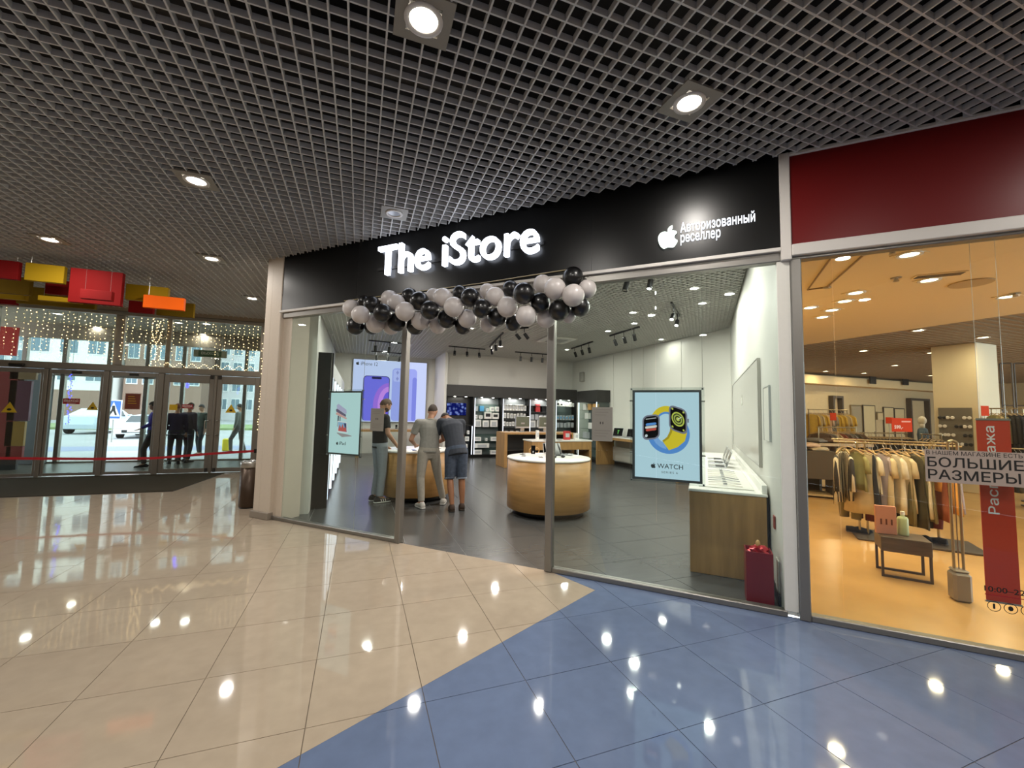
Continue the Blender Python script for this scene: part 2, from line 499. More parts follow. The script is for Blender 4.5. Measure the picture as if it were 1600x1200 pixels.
# ---- mall grid ceiling: every bar a piece
ceil = sroot('ceiling')
BW, BH = .011, .045
nb = 0
x = -9.0 + .0
while x < FL - .3:
    y1 = YE - .03 if x < XW else FL - .1 - x
    y0 = max(.0, -1.1 * x - 5.5) if x < 0 else 0
    if y1 - y0 > .2:
        part('slat', box(x - BW / 2, x + BW / 2, y0, y1, ZC - .001, ZC + BH), m_bar, ceil); nb += 1
    x += .1105
y = .05
while y < YE - .05:
    x1 = FL - .1 - y if y < FL - XW else XW - .02
    x0 = -9.2 if y > 3 else -5.5
    part('slat', box(x0, x1, y - BW / 2, y + BW / 2, ZC, ZC + BH - .001), m_bar, ceil); nb += 1
    y += .1125
struct('ceiling', MB().prism([(-11, -5), (FL + 5, -5), (XW, FL - XW), (XW, YE), (-11, YE)], 4.75, 4.85), m_plenum)
for k, (a, b) in enumerate((((-9, 3.3), (2.6, 3.3)), ((-8, 6.9), (-.9, 6.9)), ((-5, 9.6), (XW, 9.6)), ((1.5, .3), (4.9, .9)))):
    solo('ventilation_duct', MB().tube([(a[0], a[1], 4.45), (b[0], b[1], 4.45)], .14, 12), m_duct,
         ['grey duct above the grid nearest the camera, in front of the middle row of lamps', 'grey duct above the grid over the middle of the hall', 'grey duct above the grid near the entrance doors', 'short grey duct above the grid in front of the clothes shop'][k], 'duct')
# ---- store grid ceiling
sceil = sroot('ceiling')
x = XL + .05
while x < XR:
    y0 = max(FL + .16 - x, x - .6 * 2 ** .5 + .03); y1 = YP if x < XRET else YB
    part('slat', box(x - .006, x + .006, y0, y1, ZS, ZS + .04), m_sbar, sceil); x += .1
y = 2.85
while y < YP:
    x0 = max(XL, FL + .16 - y); x1 = min(XR, y + .6 * 2 ** .5 - .03, XRET if y > YB else 99)
    if x1 - x0 > .15: part('slat', box(x0, x1, y - .006, y + .006, ZS + .001, ZS + .039), m_sbar, sceil)
    y += .1
struct('ceiling', MB().prism([tuple(fw(-5.87, .12)[:2]), tuple(fw(.6, .12)[:2]), (XR, XR - .6 * 2 ** .5), (XR, YB), (XRET, YB), (XRET, YP), (XL, YP)], 4.3, 4.4), M('store_plenum', '#55534f', .9))
# ---- clothes shop ceiling: a smooth plane, a slatted field beyond
struct('ceiling', MB().prism([tuple(fw(.72, .12)[:2]), tuple(fw(8, .12)[:2]), (9.25, -2.3), (9.25, 8.3), (8.25 + .12, XR + .12 - .6 * 2 ** .5)], 3.3, 3.62), m_warmceil)
wc = sroot('ceiling')
part('deck', box(XR + .12, 29, -2.3, 13, 3.62, 3.72), m_warmceil2, wc)
y = -2
while y < 13:
    part('slat', box(9.25, 29, y, y + .1, 3.55, 3.62), m_warmceil2, wc); y += .16
# ---- walls
struct('wall_left', box(XW, XW + .25, FL - XW - .1, YE, 0, 4.8), m_mallwall)
struct('wall_hall_left', box(-11.1, -11, -5, YE, 0, 4.85), m_mallwall)
struct('wall_hall_rear', box(-11.1, FL + 5, -5.1, -5, 0, 4.85), m_mallwall)
struct('wall_store_left', box(XL - .1, XL, 7.4, YP + .1, 0, 4.3), m_white)
struct('wall_store_poster', box(XL - .1, XRET + .1, YP, YP + .1, 0, 4.3), m_white)
struct('wall_store_return', box(XRET, XRET + .1, YB - .4, YP, 0, 4.3), m_white)
struct('wall_store_rear', box(XRET + .1, XR + .1, YB, YB + .1, 0, 4.3), m_white)
tw = (XR - fw(.6, 0).x) * 2 ** .5                       # length of the wall square to the shop front
struct('wall_store_right', box(.6, .7, .03, tw, 0, 4.3), m_white, FAC)
wf = sroot('wall_store_far')
part('core', box(XR + .02, XR + .12, XR - .6 * 2 ** .5, YB, 0, 4.3), m_white, wf)
y = XR - .6 * 2 ** .5 + .0
k = 0
while y < YB - .1:
    y1 = min(y + 1.62, YB)
    part('panel', box(XR, XR + .02, y + .006, y1 - .006, .1, ZS - .01, .004), m_white2, wf); y = y1
struct('wall_store_pier', box(XL - .45, XL + .24, 7.36, 7.66, 0, 4.3), m_white)
struct('wall_shop_rear', box(XR + .12, 29.1, 12.0, 12.1, 0, 3.72), m_warmwall)
struct('wall_shop_right', box(29, 29.1, -2.3, 12.1, 0, 3.72), m_warmwall)
struct('wall_shop_front', box(3.4, 14, 0, .1, 0, 4.8), m_mallwall, FAC)
struct('wall_shop_side', box(XR + .12, XR + .2, XR - .55 * 2 ** .5, 12, 0, 3.72), m_warmwall)
struct('wall_shop_left', box(.7, .76, .03, tw - .1, 0, 3.72), m_warmwall, FAC)
struct('baseboard_store_right', box(.58, .6, .15, tw - .05, 0, .1, .004), m_black, FAC)
struct('baseboard_store_far', box(XR - .015, XR, XR - .6 * 2 ** .5 + .1, YB, 0, .1), m_dark)
# ---- pillar at the corner of the store
struct('pillar', box(-6.24, -5.87, -.07, .45, 0, 4.4, .01), m_pillar, FAC)
struct('baseboard_pillar', box(-6.27, -5.86, -.1, .45, 0, .1, .006), m_skirt, FAC)
struct('trim_1', box(-5.87, -5.68, -.01, .3, 0, 4.3), m_pillar, FAC)
# ================================================================ SHOP FRONT
fas = sroot('wall_fascia', FAC)
seams = [-6.03, -4.35, -2.7, -1.05, .63]
for a, b in zip(seams, seams[1:]): part('panel', box(a + .0007, b - .0007, -.06, -.03, 3.15, 4.02), m_fascia, fas)
part('backing', box(-5.87, .63, -.03, .1, 3.12, 4.75), m_black, fas)
struct('trim_2', box(-5.9, .63, -.075, -.02, 3.115, 3.15, .004), m_trim, FAC)
struct('trim_3', box(-5.87, 3.4, -.04, .06, 3.035, 3.115, .006), m_silver, FAC)
struct('trim_4', box(.63, .71, -.075, .03, 3.03, 4.0, .006), m_trim, FAC)
struct('wall_red_fascia', box(.71, 6.0, -.055, .1, 3.16, 3.965), m_red, FAC)
struct('trim_5', box(.71, 6.0, -.075, .03, 3.965, 4.0, .006), m_trim, FAC)
struct('trim_6', box(.71, 6.0, -.085, .03, 3.06, 3.16, .006), m_trim, FAC)
struct('wall_over_fascia', box(.63, 6, .0, .1, 3.6, 4.8), m_black, FAC)
for k, (a, b) in enumerate(((-5.68, -3.54), (-1.46, .62), (.78, 3.4))):
    w = sroot('window_%d' % (k + 1), FAC)
    part('bottom_rail', box(a - (.0 if k else .19), b, -.035, .045, 0, .05, .006), m_silver, w)
    if k == 2:
        part('pane', box(a, 1.002, -.004, .006, .05, 3.04), m_glass, w); part('pane', box(1.006, 3.4, -.004, .006, .05, 3.04), m_glass, w)
    elif k == 0:
        part('pane', box(a, -4.83, -.004, .006, .05, 3.04), m_glass, w); part('pane', box(-4.826, b, -.004, .006, .05, 3.04), m_glass, w)
    else:
        part('pane', box(a, -.424, -.004, .006, .05, 3.04), m_glass, w); part('pane', box(-.42, b, -.004, .006, .05, 3.04), m_glass, w)
for k, (a, b) in enumerate(((-3.54, -3.46), (-1.54, -1.46))):
    t = sroot('trim_%d' % (7 + k), FAC)
    part('post', box(a, b, -.045, .045, 0, 3.04, .008), m_silver, t)
    part('gasket', box(a - .004, a + .008, -.02, .02, 0, 3.04), m_doordark, t)
struct('trim_9', box(.6, .7, -.03, .03, .05, 3.04, .004), m_white, FAC)
struct('trim_10', box(.7, .78, -.05, .05, 0, 3.04, .008), m_silver, FAC)
# ================================================================ CEILING LAMPS
def downlight(x, y, z, label, group, lens, watts, color, r=.085, square=.33, name='ceiling_downlight', sz=.17, plate=None):
    t = thing(name, label, 'ceiling light', (x, y, z), 0, group)
    s = square / 2
    mb = MB()
    for (a, b, c, d) in ((-s, s, -s, -r - .012), (-s, s, r + .012, s), (-s, -r - .012, -r - .012, r + .012), (r + .012, s, -r - .012, r + .012)):
        mb.box(a, b, c, d, -.006, .012)
    part('mounting_plate', mb, plate or m_plate, t)
    ring = MB(); ring.sm = True
    n = 24
    ring.ring_tube([[(R * math.cos(2 * PI * k / n), R * math.sin(2 * PI * k / n), zz) for k in range(n)] for R, zz in ((r + .03, -.006), (r + .028, -.014), (r, -.012), (r - .004, .004))], cap=False)
    part('bezel', ring, m_trim, t)
    part('diffuser', MB().lathe([(r, 0), (r, .01)], 20, (0, 0, -.006)), lens, t)
    if watts: lamp('lamp', 'AREA', (0, 0, -.02), watts, color, sz, t)
    return t
MC = (1.0, .945, .875)
mall = [(662, 30, 'nearest the camera, high in the picture'), (1077, 160, 'over the right end of the black fascia'), (307, 282, 'left of the sign in the middle row'),
        (78, 374, 'in front of the hanging coloured boards'), (331, 404, 'beside the cream pillar, nearer of two'), (394, 466, 'beside the cream pillar, farther of two')]
for px, py, w in mall:
    p = onz(px, py, ZC)
    downlight(p.x, p.y, ZC, 'round downlight in the grid ceiling ' + w, 'hall downlights', m_lens, MALL_W, MC)
for x, y in ((-3.7, 2.3), (-1.7, -.2), (.25, -.4), (2.2, -.4), (-6.6, 7.6), (4.2, -.3), (6.2, -2.6), (4.2, -2.8), (1, -3), (-3, -3), (-6.5, 1.5), (-8.5, 5)):  # unseen hall lamps, added to even out the light
    downlight(x, y, ZC, 'added unseen round downlight in the hall ceiling outside the picture, behind the camera', 'added hall downlights behind the camera', m_lens, MALL_W, MC)
p = onz(616, 333, ZC)
downlight(p.x, p.y, ZC, 'unlit square projector plate in the grid ceiling above the white sign', None, M('dead_lens', '#8a8e98', .2), 0, MC, .07, .3)
# store
SCOL = (1.0, .95, .87)
for px, py, w in ((1085, 450, 'nearest the glass'), (989, 488, 'third from the glass, left of the pair of spots'), (991, 505, 'above the right track of three spots'), (950, 517, 'left of the right track of three spots'), (1033, 530, 'close to the far panelled wall')):
    p = onz(px, py, ZS)
    downlight(p.x, p.y, ZS, 'small round store downlight ' + w, 'store downlights', m_lensc, STORE_W * (.2 if px == 1033 else .6 if px == 1085 else 1), SCOL, .07, .0 + .2, plate=m_sbar)
for x, y in ((2.2, 5.0), (3.4, 7.4), (1.2, 8.2), (.4, 10.4), (2.6, 10.2), (1.4, 13.6), (4.2, 12.6), (6.4, 12.2), (.8, 15.6), (3.9, 4.3), (6.0, 6.0)):  # unseen lamps added to light the store interior
    downlight(x, y, ZS, 'added small round store downlight hidden from the hall by the fascia or the balloons', 'added store downlights behind the fascia', m_lensc, STORE_W, SCOL, .07, .2, plate=m_sbar)
# clothes shop
WC = (1.0, .77, .47)
L33 = [(1421, 397), (1452, 437), (1574, 463), (1337, 457), (1320, 470), (1300, 484), (1285, 495), (1266, 480)]
L35 = [(1435, 516), (1349, 548), (1536, 527), (1398, 571), (1350, 583), (1455, 551), (1441, 589), (1290, 580)]
W33 = ['nearest the glass', 'second from the glass beside a ceiling hatch', 'by the edge of the picture', 'in the row of four, nearest', 'in the row of four, second', 'in the row of four, third', 'in the row of four, farthest', 'next to the silver post']
W35 = ['at the edge of the smooth ceiling', 'over the clothes rails', 'in front of the pillar', 'over the price sign', 'small and far over the mirrors', 'above the pillar top', 'far back beside the pillar', 'far back by the yellow clothes']
for (px, py), w in zip(L33, W33):
    p = onz(px, py, 3.3); downlight(p.x, p.y, 3.3, 'warm downlight in the smooth cream ceiling ' + w, 'clothes shop downlights', m_lensw, WARM_W, WC, .075, .22, plate=m_warmceil)
for (px, py), w in zip(L35, W35):
    p = onz(px, py, 3.55)
    if p.x < 19.5 and p.y < 11.7: downlight(p.x, p.y, 3.55, 'warm spot lamp in the brown slatted ceiling ' + w, 'clothes shop spot lamps', m_lensw, WARM_W * 1.3, WC, .085, .22, plate=m_warmceil2)
for x, y in ((5.6, .6), (7.2, -.6), (8.4, 1.2), (11, 1.5), (13, 0), (16, 3), (18.5, 7), (20, 4), (22, 10), (25, 7), (26, 3)):  # unseen lamps added to light the shop and its back
    downlight(x, y, 3.3 if x < 9.2 else 3.55, 'added warm downlight of the clothes shop beyond the edge of the picture', 'added clothes shop downlights out of view', m_lensw, WARM_W, WC, .075, .22, plate=m_warmceil)
# ================================================================ ENTRANCE WALL (plane y = YE, facing the hall)
ent = sroot('wall_entrance')
part('header', box(-11, XW, YE - .06, YE + .1, 2.45, 2.60, .01), m_door, ent)
part('top_rail', box(-11, XW, YE - .05, YE + .08, 3.80, 3.90, .01), m_door, ent)
part('bulkhead', box(-11, XW, YE - .02, YE + .1, 3.90, 4.8), m_mallwall, ent)
part('end_post', box(-2.46, XW, YE - .05, YE + .08, 0, 3.8, .01), m_door, ent)
part('threshold', box(-11, XW, YE - .05, YE + .09, 0, .015), m_steel, ent)
mx = [(-9.4, -9.3), (-7.66, -7.58), (-5.52, -5.34), (-4.52, -4.42), (-2.5, -2.44)]
for a, b in mx: part('mullion', box(a, b, YE - .05, YE + .08, 2.6, 3.8, .008), m_door, ent)
wi = 4
for (a0, a), (b, b0) in zip(mx, mx[1:]):
    w = sroot('window_%d' % wi); wi += 1
    part('pane', box(a, b, YE + .01, YE + .018, 2.6, 3.8), m_glass2, w)
# lower bays
bays = [(-9.3, -6.72, 'fixed'), (-6.64, -5.66, 'slide'), (-5.56, -4.62, 'slide'), (-4.50, -3.46, 'swing'), (-3.40, -2.46, 'swing')]
px_ = [(-6.72, -6.64), (-5.66, -5.56), (-4.62, -4.50), (-3.46, -3.40), (-9.4, -9.3)]
for a, b in px_: part('post', box(a, b, YE - .05, YE + .07, 0, 2.45, .008), m_door, ent)
di = 1
for k, (a, b, kind) in enumerate(bays):
    d = sroot('door_%d' % di); di += 1
    fwid = .055 if kind != 'swing' else .11
    y0, y1 = YE - .02, YE + .03
    part('stile', box(a, a + fwid, y0, y1, .03, 2.44, .006), m_door, d)
    part('stile', box(b - fwid, b, y0, y1, .03, 2.44, .006), m_door, d)
    part('bottom_rail', box(a + fwid, b - fwid, y0, y1, .03, .03 + (.06 if kind != 'swing' else .10), .006), m_door, d)
    part('top_rail', box(a + fwid, b - fwid, y0, y1, 2.44 - (.10 if kind != 'swing' else .20), 2.44, .006), m_door, d)
    part('pane', box(a + fwid, b - fwid, YE, YE + .008, .09, 2.34 if kind != 'swing' else 2.24), m_glass2, d)
    if kind == 'slide':
        part('sensor', box((a + b) / 2 - .09, (a + b) / 2 + .09, y0 - .03, y0, 2.36, 2.41, .008), m_doordark, d)
    if kind == 'swing':
        hx = b - .055 if k == 3 else a + .055
        part('handle', MB().tube([(hx, y0, .95), (hx, y0 - .07, .96), (hx - (.07 if k == 3 else -.07), y0 - .08, .97), (hx - (.07 if k == 3 else -.07), y0 - .08, 1.30), (hx, y0 - .07, 1.31), (hx, y0, 1.32)], .014, 8), m_steel, d)
        part('hinge', box(hx - .035, hx + .035, y0 - .03, y0, 2.36, 2.52, .006), m_doordark, d)
        part('floor_lock', box(hx - .03, hx + .03, y0 - .03, y0, .03, .13, .006), m_doordark, d)
p = ony(28, 567, YE - .06)
solo('door_sensor', box(p.x - .13, p.x + .13, YE - .13, YE - .062, 2.46, 2.54, .02), m_black, 'black motion sensor on the header over the left glass panel', 'sensor')
# stickers on the doors
m_stred = M('red_sticker', '#a01a22', .4); m_stwh = M('white_print', '#efe6e0', .5); m_sty = M('yellow_sticker', '#d8b21e', .4); m_stbr = M('brown_notice', '#7c3a26', .5)
m_ink = M('black_print', '#161412', .6)
def door_sign(x, z, w, h, body, label):
    t = thing('exit_sticker', label, 'sticker', (x, YE - .004, z))
    part('backing', box(-w / 2, w / 2, -.004, 0, -h / 2, h / 2), m_stred, t)
    part('lettering', text_mb(body, w * .84, h * .5, -w * .42, -h * .18, -.0045, .002, .02), m_stwh, t)
    part('underline', box(-w * .25, w * .25, -.006, -.004, -h * .36, -h * .30), m_stwh, t)
p = ony(112, 627, YE); door_sign(p.x, p.z, .30, .13, 'ВЫХОД', 'red exit sticker on the sliding door left of the open one')
p = ony(293, 635, YE); door_sign(p.x, p.z, .23, .10, 'ВЫХОД', 'small red exit sticker on the hinged door with a handle')
def warn(px, py, s, label):
    p = ony(px, py, YE)
    t = thing('warning_sticker', label, 'sticker', (p.x, YE - .004, p.z))
    part('backing', MB().prism([(-s, -s * .8), (s, -s * .8), (0, s)], 0, .003, Matrix.Translation((0, 0, 0)) @ STAND), m_sty, t)
    part('pictogram', MB().prism(ell(0, -s * .3, s * .3, s * .2, 10), .003, .005, STAND), m_ink, t)
warn(15, 637, .13, 'yellow triangular warning sticker on the glass in front of the coloured partition')
warn(145, 635, .11, 'yellow triangular warning sticker on the left sliding door')
warn(361, 639, .12, 'yellow triangular warning sticker on the farthest hinged door')
p0, p1 = ony(196, 614, YE), ony(219, 640, YE)
t = thing('door_notice', 'brownish red notice with a white border on the open bright door', 'notice', ((p0.x + p1.x) / 2, YE - .004, (p0.z + p1.z) / 2))
w, h = (p1.x - p0.x), (p0.z - p1.z)
part('backing', box(-w / 2, w / 2, -.003, 0, -h / 2, h / 2), m_stwh, t)
part('print', box(-w / 2 + .012, w / 2 - .012, -.005, -.003, -h / 2 + .012, h / 2 - .012), m_stbr, t)
for k in range(4): part('print_line', box(-w * .3, w * (.1 + .05 * k), -.006, -.005, h * (.28 - .14 * k), h * (.31 - .14 * k)), m_sty, t)
p0, p1 = ony(265, 632, YE), ony(277, 641, YE)
solo('door_label', box(p0.x, p1.x, YE - .006, YE - .002, p1.z, p0.z), m_sty, 'yellow and red label on the glass beside the small exit sticker', 'sticker')
# exit box behind the transom
p = ony(329, 553, YE + .3)
t = thing('exit_lightbox', 'green and white exit box hanging behind the upper glass on two rods', 'exit sign', (p.x, YE + .3, p.z))
part('case', box(-.36, .36, -.04, .04, -.09, .09, .01), M('exit_case', '#b9b5a8', .5), t)
part('face', box(-.25, .25, -.045, -.04, -.075, .075), M('exit_green', '#4d6a52', .4), t)
part('lettering', text_mb('ВЫХОД', .38, .085, -.19, -.042, -.046, .003, .02), m_stwh, t)
for sx in (-.25, .25): part('rod', MB().tube([(sx, 0, .09), (sx, 0, 3.9 - p.z)], .008, 6), m_steel, t)
# ---- curtain of fairy lights over the upper glass (nobody could count the dots)
m_fairy = E('fairy_bulb', '#ffdc9a', 6.0); m_wire = M('clear_wire', '#a89a78', .4)
mb = MB(); wm = MB(); rnd = random.Random(3)
x = -9.2
while x < -2.45:
    z0 = 3.78; L = rnd.choice((.55, .75, .95, 1.12)) if x > -6.6 else rnd.choice((.95, 1.15))
    yy = YE - .09
    wm.tube([(x, yy, z0), (x, yy, z0 - L)], .0018, 4)
    z = z0 - rnd.random() * .1
    while z > z0 - L:
        mb.sphere((x + rnd.uniform(-.02, .02), yy + rnd.uniform(-.015, .015), z), rnd.choice((.006, .008, .010)), 6, 4)
        z -= rnd.choice((.07, .085, .12))
    x += rnd.choice((.09, .11, .15))
for px in (243, 252):                       # denser bunches down the mullions
    q = ony(px, 500, YE - .1)
    for k in range(26): mb.sphere((q.x + rnd.uniform(-.06, .06), YE - .1, 3.75 - k * .045), .01, 6, 4)
for k in range(56): mb.sphere((-4.5 + k * .036, YE - .10, 2.66 + .05 * math.sin(k * .9)), .009, 6, 4)
for k in range(40): mb.sphere((-2.42 + rnd.uniform(-.03, .03), YE - .1, 3.6 - k * .066), .010, 6, 4)
t = thing('fairy_light_curtain', 'curtain of warm fairy lights hanging over the glass above the doors', 'fairy lights', (-5.8, YE - .09, 3.78))
cm = Matrix.Translation((5.8, -(YE - .09), -3.78))
part('bulbs', mb.xform(cm), m_fairy, t, kind='stuff'); part('wires', wm.xform(cm), m_wire, t, kind='stuff')
# blue light strings hung behind the doors
m_bl = E('blue_bulb', '#4a4cff', 6.0)
for px, pa, pb, lab in ((112, 585, 664, 'string of blue lights hanging behind the left sliding door'), (297, 590, 606, 'short bunch of blue lights behind the hinged door')):
    a, b = ony(px, pa, YE + .55), ony(px - 6, pb, YE + .55)
    mb = MB()
    for k in range(40):
        f = k / 40; q = a.lerp(b, f); mb.sphere((q.x - a.x + rnd.uniform(-.04, .04), rnd.uniform(-.03, .03), q.z - a.z), .014, 6, 4)
    t = thing('blue_light_string', lab, 'light string', (a.x, YE + .55, a.z))
    part('bulbs', mb, m_bl, t, kind='stuff'); part('wire', MB().tube([(0, 0, 3.9 - a.z), (0, 0, 0), (b.x - a.x, 0, b.z - a.z)], .003, 5), m_wire, t)
# ---- coloured boards hung under the grid
BC = {'y': M('yellow_board', '#94760c', .75, spec=.15), 'r': M('red_board', '#740909', .75, spec=.15), 'o': M('orange_board', '#e8600c', .75, spec=.15), 'd': M('ochre_board', '#6e560a', .75, spec=.15)}
BL = [('y', 43, 101, 411, 444, 9.8, 'bright yellow board beside the tall red board, hung highest'), ('r', 113, 190, 419, 479, 10.6, 'tall red board, the largest of the hanging boards'),
      ('r', 74, 128, 437, 464, 10.9, 'red board tucked behind the bright yellow one'), ('r', 128, 176, 452, 471, 10.0, 'low narrow red board in front of the tall red one'),
      ('y', 62, 128, 462, 475, 10.25, 'narrow yellow strip board under the red boards'), ('d', 30, 150, 447, 484, 11.3, 'wide ochre board at the back of the left cluster'),
      ('d', -25, 48, 428, 462, 10.7, 'ochre board at the left edge under a red one'), ('y', -25, 42, 455, 470, 10.3, 'thin yellow board at the left edge'),
      ('r', -25, 30, 404, 438, 9.7, 'red board highest at the left edge of the picture'), ('r', -25, 27, 460, 477, 11.2, 'dark red board lowest at the left edge'),
      ('y', 199, 263, 444, 474, 9.9, 'yellow board in front of the right cluster'), ('o', 226, 288, 461, 486, 10.3, 'orange board in the right cluster'),
      ('r', 203, 240, 470, 491, 10.8, 'small red board under the orange one'), ('d', 247, 303, 470, 497, 11.0, 'ochre board farthest right of the hanging boards')]
for c, a, b, top, bot, Y, lab in BL:
    zt = {9.7: 3.86, 9.8: 3.84, 10.6: 3.84, 10.9: 3.80, 10.0: 3.42, 10.25: 3.40, 11.3: 3.84, 10.7: 3.74, 10.3: 3.55, 11.2: 3.70, 9.9: 3.74, 10.8: 3.72, 11.0: 3.84}[Y]
    Y = onz((a + b) / 2, top, zt).y
    p0, p1 = ony(a, top, Y), ony(b, bot, Y)
    w, h = p1.x - p0.x, p0.z - p1.z; cx, cz = (p0.x + p1.x) / 2, (p0.z + p1.z) / 2
    t = thing('hanging_board', lab, 'hanging board', (cx, Y, cz), 0, 'coloured boards under the ceiling')
    part('board', box(-w / 2, w / 2, -.04, .04, -h / 2, h / 2, .004), BC[c], t)
    for sx in (-.4, .4): part('wire', MB().tube([(w * sx, 0, h / 2), (w * sx, 0, max(ZC + .02 - cz, h / 2 + .01))], .0015, 5), m_steel, t)
# ---- mat, bin, barrier
p = [onz(*q) for q in ((-60, 780), (270, 768), (330, 741), (300, 742))]
mt = [(-9.0, 10.0), (p[1].x, p[1].y), (p[2].x + .25, YE - .12), (-9.0, YE - .12)]
t = thing('entrance_mat', 'dark charcoal entrance mat with a slanted end in front of the doors', 'mat', (-6, 11, 0))
part('pile', MB().prism([(a + 6, b - 11) for a, b in mt], .002, .014), m_mat, t)
e = MB()
for a, b in zip(mt, mt[1:]): e.tube([(a[0] + 6, a[1] - 11, .006), (b[0] + 6, b[1] - 11, .006)], .006, 5)
part('border', e, m_doordark, t)
t = thing('litter_bin', 'brown cylindrical litter bin with a chrome rim beside the cream pillar', 'litter bin', (-1.66, 8.12, 0))
b = MB(); b.sm = True; b.lathe([(.145, .02), (.15, .03), (.15, .66)], 28)
part('body', b, M('bin_brown', '#4b3c30', .35, metal=.5), t)
part('base', MB().lathe([(.14, 0), (.14, .03)], 24), m_black, t)
b = MB(); b.sm = True; b.lathe([(.152, .66), (.157, .68), (.157, .74), (.15, .755), (.12, .755), (.115, .70), (.11, .68)], 28)
part('rim', b, m_steel, t)
part('bag_edge', MB().tube([(.11 * math.cos(a), .11 * math.sin(a), .757 + .012 * math.sin(a * 5)) for a in [k * PI / 9 for k in range(19)]], .008, 5), M('bin_bag', '#cfd2d4', .3), t)
pa = onx(401, 704, XW - .02)
pa = Vector((XW - .04, 8.9, 0)); q = ray(401, 704); tt = (8.9) / q.y; za = EYE.z + q.z * tt
A_ = Vector((XW - .04, 9.2, 0)); za = EYE.z + ray(399, 704.5).z * (9.2 / ray(399, 704.5).y)
C_ = []
for px, py, Y in ((399, 704.5, 9.2), (330, 709, 9.45), (240, 716, 9.6), (150, 717, 9.7), (60, 716.5, 9.8), (0, 716, 9.9), (-70, 714, 10.0)):
    C_.append(ony(px, py, Y))
C_[0].x = min(C_[0].x, XW - .02)
t = thing('barrier_tape', 'red barrier tape stretched across the entrance above the mat', 'barrier tape', tuple(C_[0]))
mb = MB(); o0 = C_[0]
mb.ring_tube([[(q - o0) + Vector((0, sy, sz)) for sy, sz in ((-.001, -.022), (.001, -.022), (.001, .022), (-.001, .022))] for q in C_])
part('tape', mb, M('red_tape', '#9c1220', .5), t)
part('wall_clip', box(-.02, C_[0].x * 0 + (XW - C_[0].x), -.03, .03, -.04, .04, .006), m_black, t)
for k, q in ((6, C_[6]),):
    part('post', MB().lathe([(.16, -q.z), (.16, -q.z + .02), (.025, -q.z + .04), (.025, .04), (.03, .06)], 18, tuple(q - o0)), m_steel, t)
# ================================================================ VESTIBULE
struct('ceiling', box(-11, XW, YE + .1, 15.6, 3.9, 4.1), M('vestibule_ceiling', '#a5987f', .7))
struct('wall_vestibule_right', box(XW - .25, XW, YE + .1, 15.5, 0, 3.9), M('vestibule_wall', '#a39682', .6))
vest = sroot('wall_vestibule_outer')
YV = 15.4
part('header', box(-11, XW, YV - .05, YV + .1, 2.45, 2.62), m_door, vest)
part('top_band', box(-11, XW, YV - .05, YV + .1, 3.5, 3.9), m_mallwall, vest)
part('sill', box(-11, XW, YV - .05, YV + .1, -.02, .04), m_door, vest)
vx = [-9.6, -8.75, -7.9, -6.9, -6.0, -5.1, -4.2, -3.45, -2.5]
for k, a in enumerate(vx): part('post', box(a - .05, a + .05, YV - .05, YV + .08, 0, 3.5, .008), m_door, vest)
for a, b in zip(vx, vx[1:]):
    if abs(a + 6.9) < .01: part('pane', box(a + .05, b - .05, YV, YV + .01, 2.62, 3.5), m_glass2, vest); continue
    part('pane', box(a + .05, b - .05, YV, YV + .01, .04, 3.5), m_glass2, vest)
solo('outer_panel', box(-8.7, -8.0, YV - .25, YV - .15, 0, 2.45, .01), M('steel_panel', '#5d6466', .4, metal=.5), 'grey steel door leaf standing slid aside behind the left door', 'panel')
for k, (px, py) in enumerate(((90, 490), (152, 511), (279, 504), (323, 506), (317, 522), (215, 529))):
    q = onz(px, py, 3.9)
    if q.y > YE + .15 and q.y < YV: downlight(q.x, q.y, 3.9, 'round downlight behind the upper glass ' + ['over the partition', 'left of the wide mullion', 'right of the narrow mullion', 'nearer of the two beside the exit box', 'farther of the two beside the exit box', 'over the open door'][k], 'vestibule downlights', m_lens, 6, MC, .085, .25, plate=M('vest_plate', '#a5987f', .7))
# coloured play partition seen through the left panel
t = thing('coloured_partition', 'partition of red, purple, yellow and tan panels behind the left glass', 'partition', (-8.6, 14.0, 0))
cols = {'r': M('panel_red', '#8a1a14', .5), 'p': M('panel_purple', '#5b2440', .5), 'y': M('panel_yellow', '#a9822a', .5), 't': M('panel_tan', '#8f7650', .5)}
for px0, px1, py0, py1, c in ((-60, 18, 575, 716, 'r'), (18, 58, 575, 594, 't'), (18, 46, 594, 658, 'p'), (12, 38, 658, 697, 'y'), (12, 36, 697, 716, 'r')):
    a, b = ony(px0, py0, 14.0), ony(px1, py1, 14.0)
    part('panel', box(a.x + 8.6 + .004, b.x + 8.6 - .004, -.05, .03, max(b.z, .0) + .004, a.z - .004, .004), cols[c], t)
part('frame', box(ony(-60, 600, 14).x + 8.6, ony(36, 600, 14).x + 8.6, .03, .1, 0, 2.4), m_doordark, t)
q0, q1 = ony(-30, 508, 14.6), ony(25, 556, 14.6)
solo('red_banner', box(q0.x, q1.x, 14.6, 14.64, q1.z, q0.z), M('banner_red', '#c4281c', .5), 'bright red banner behind the fairy lights at the left edge', 'banner')
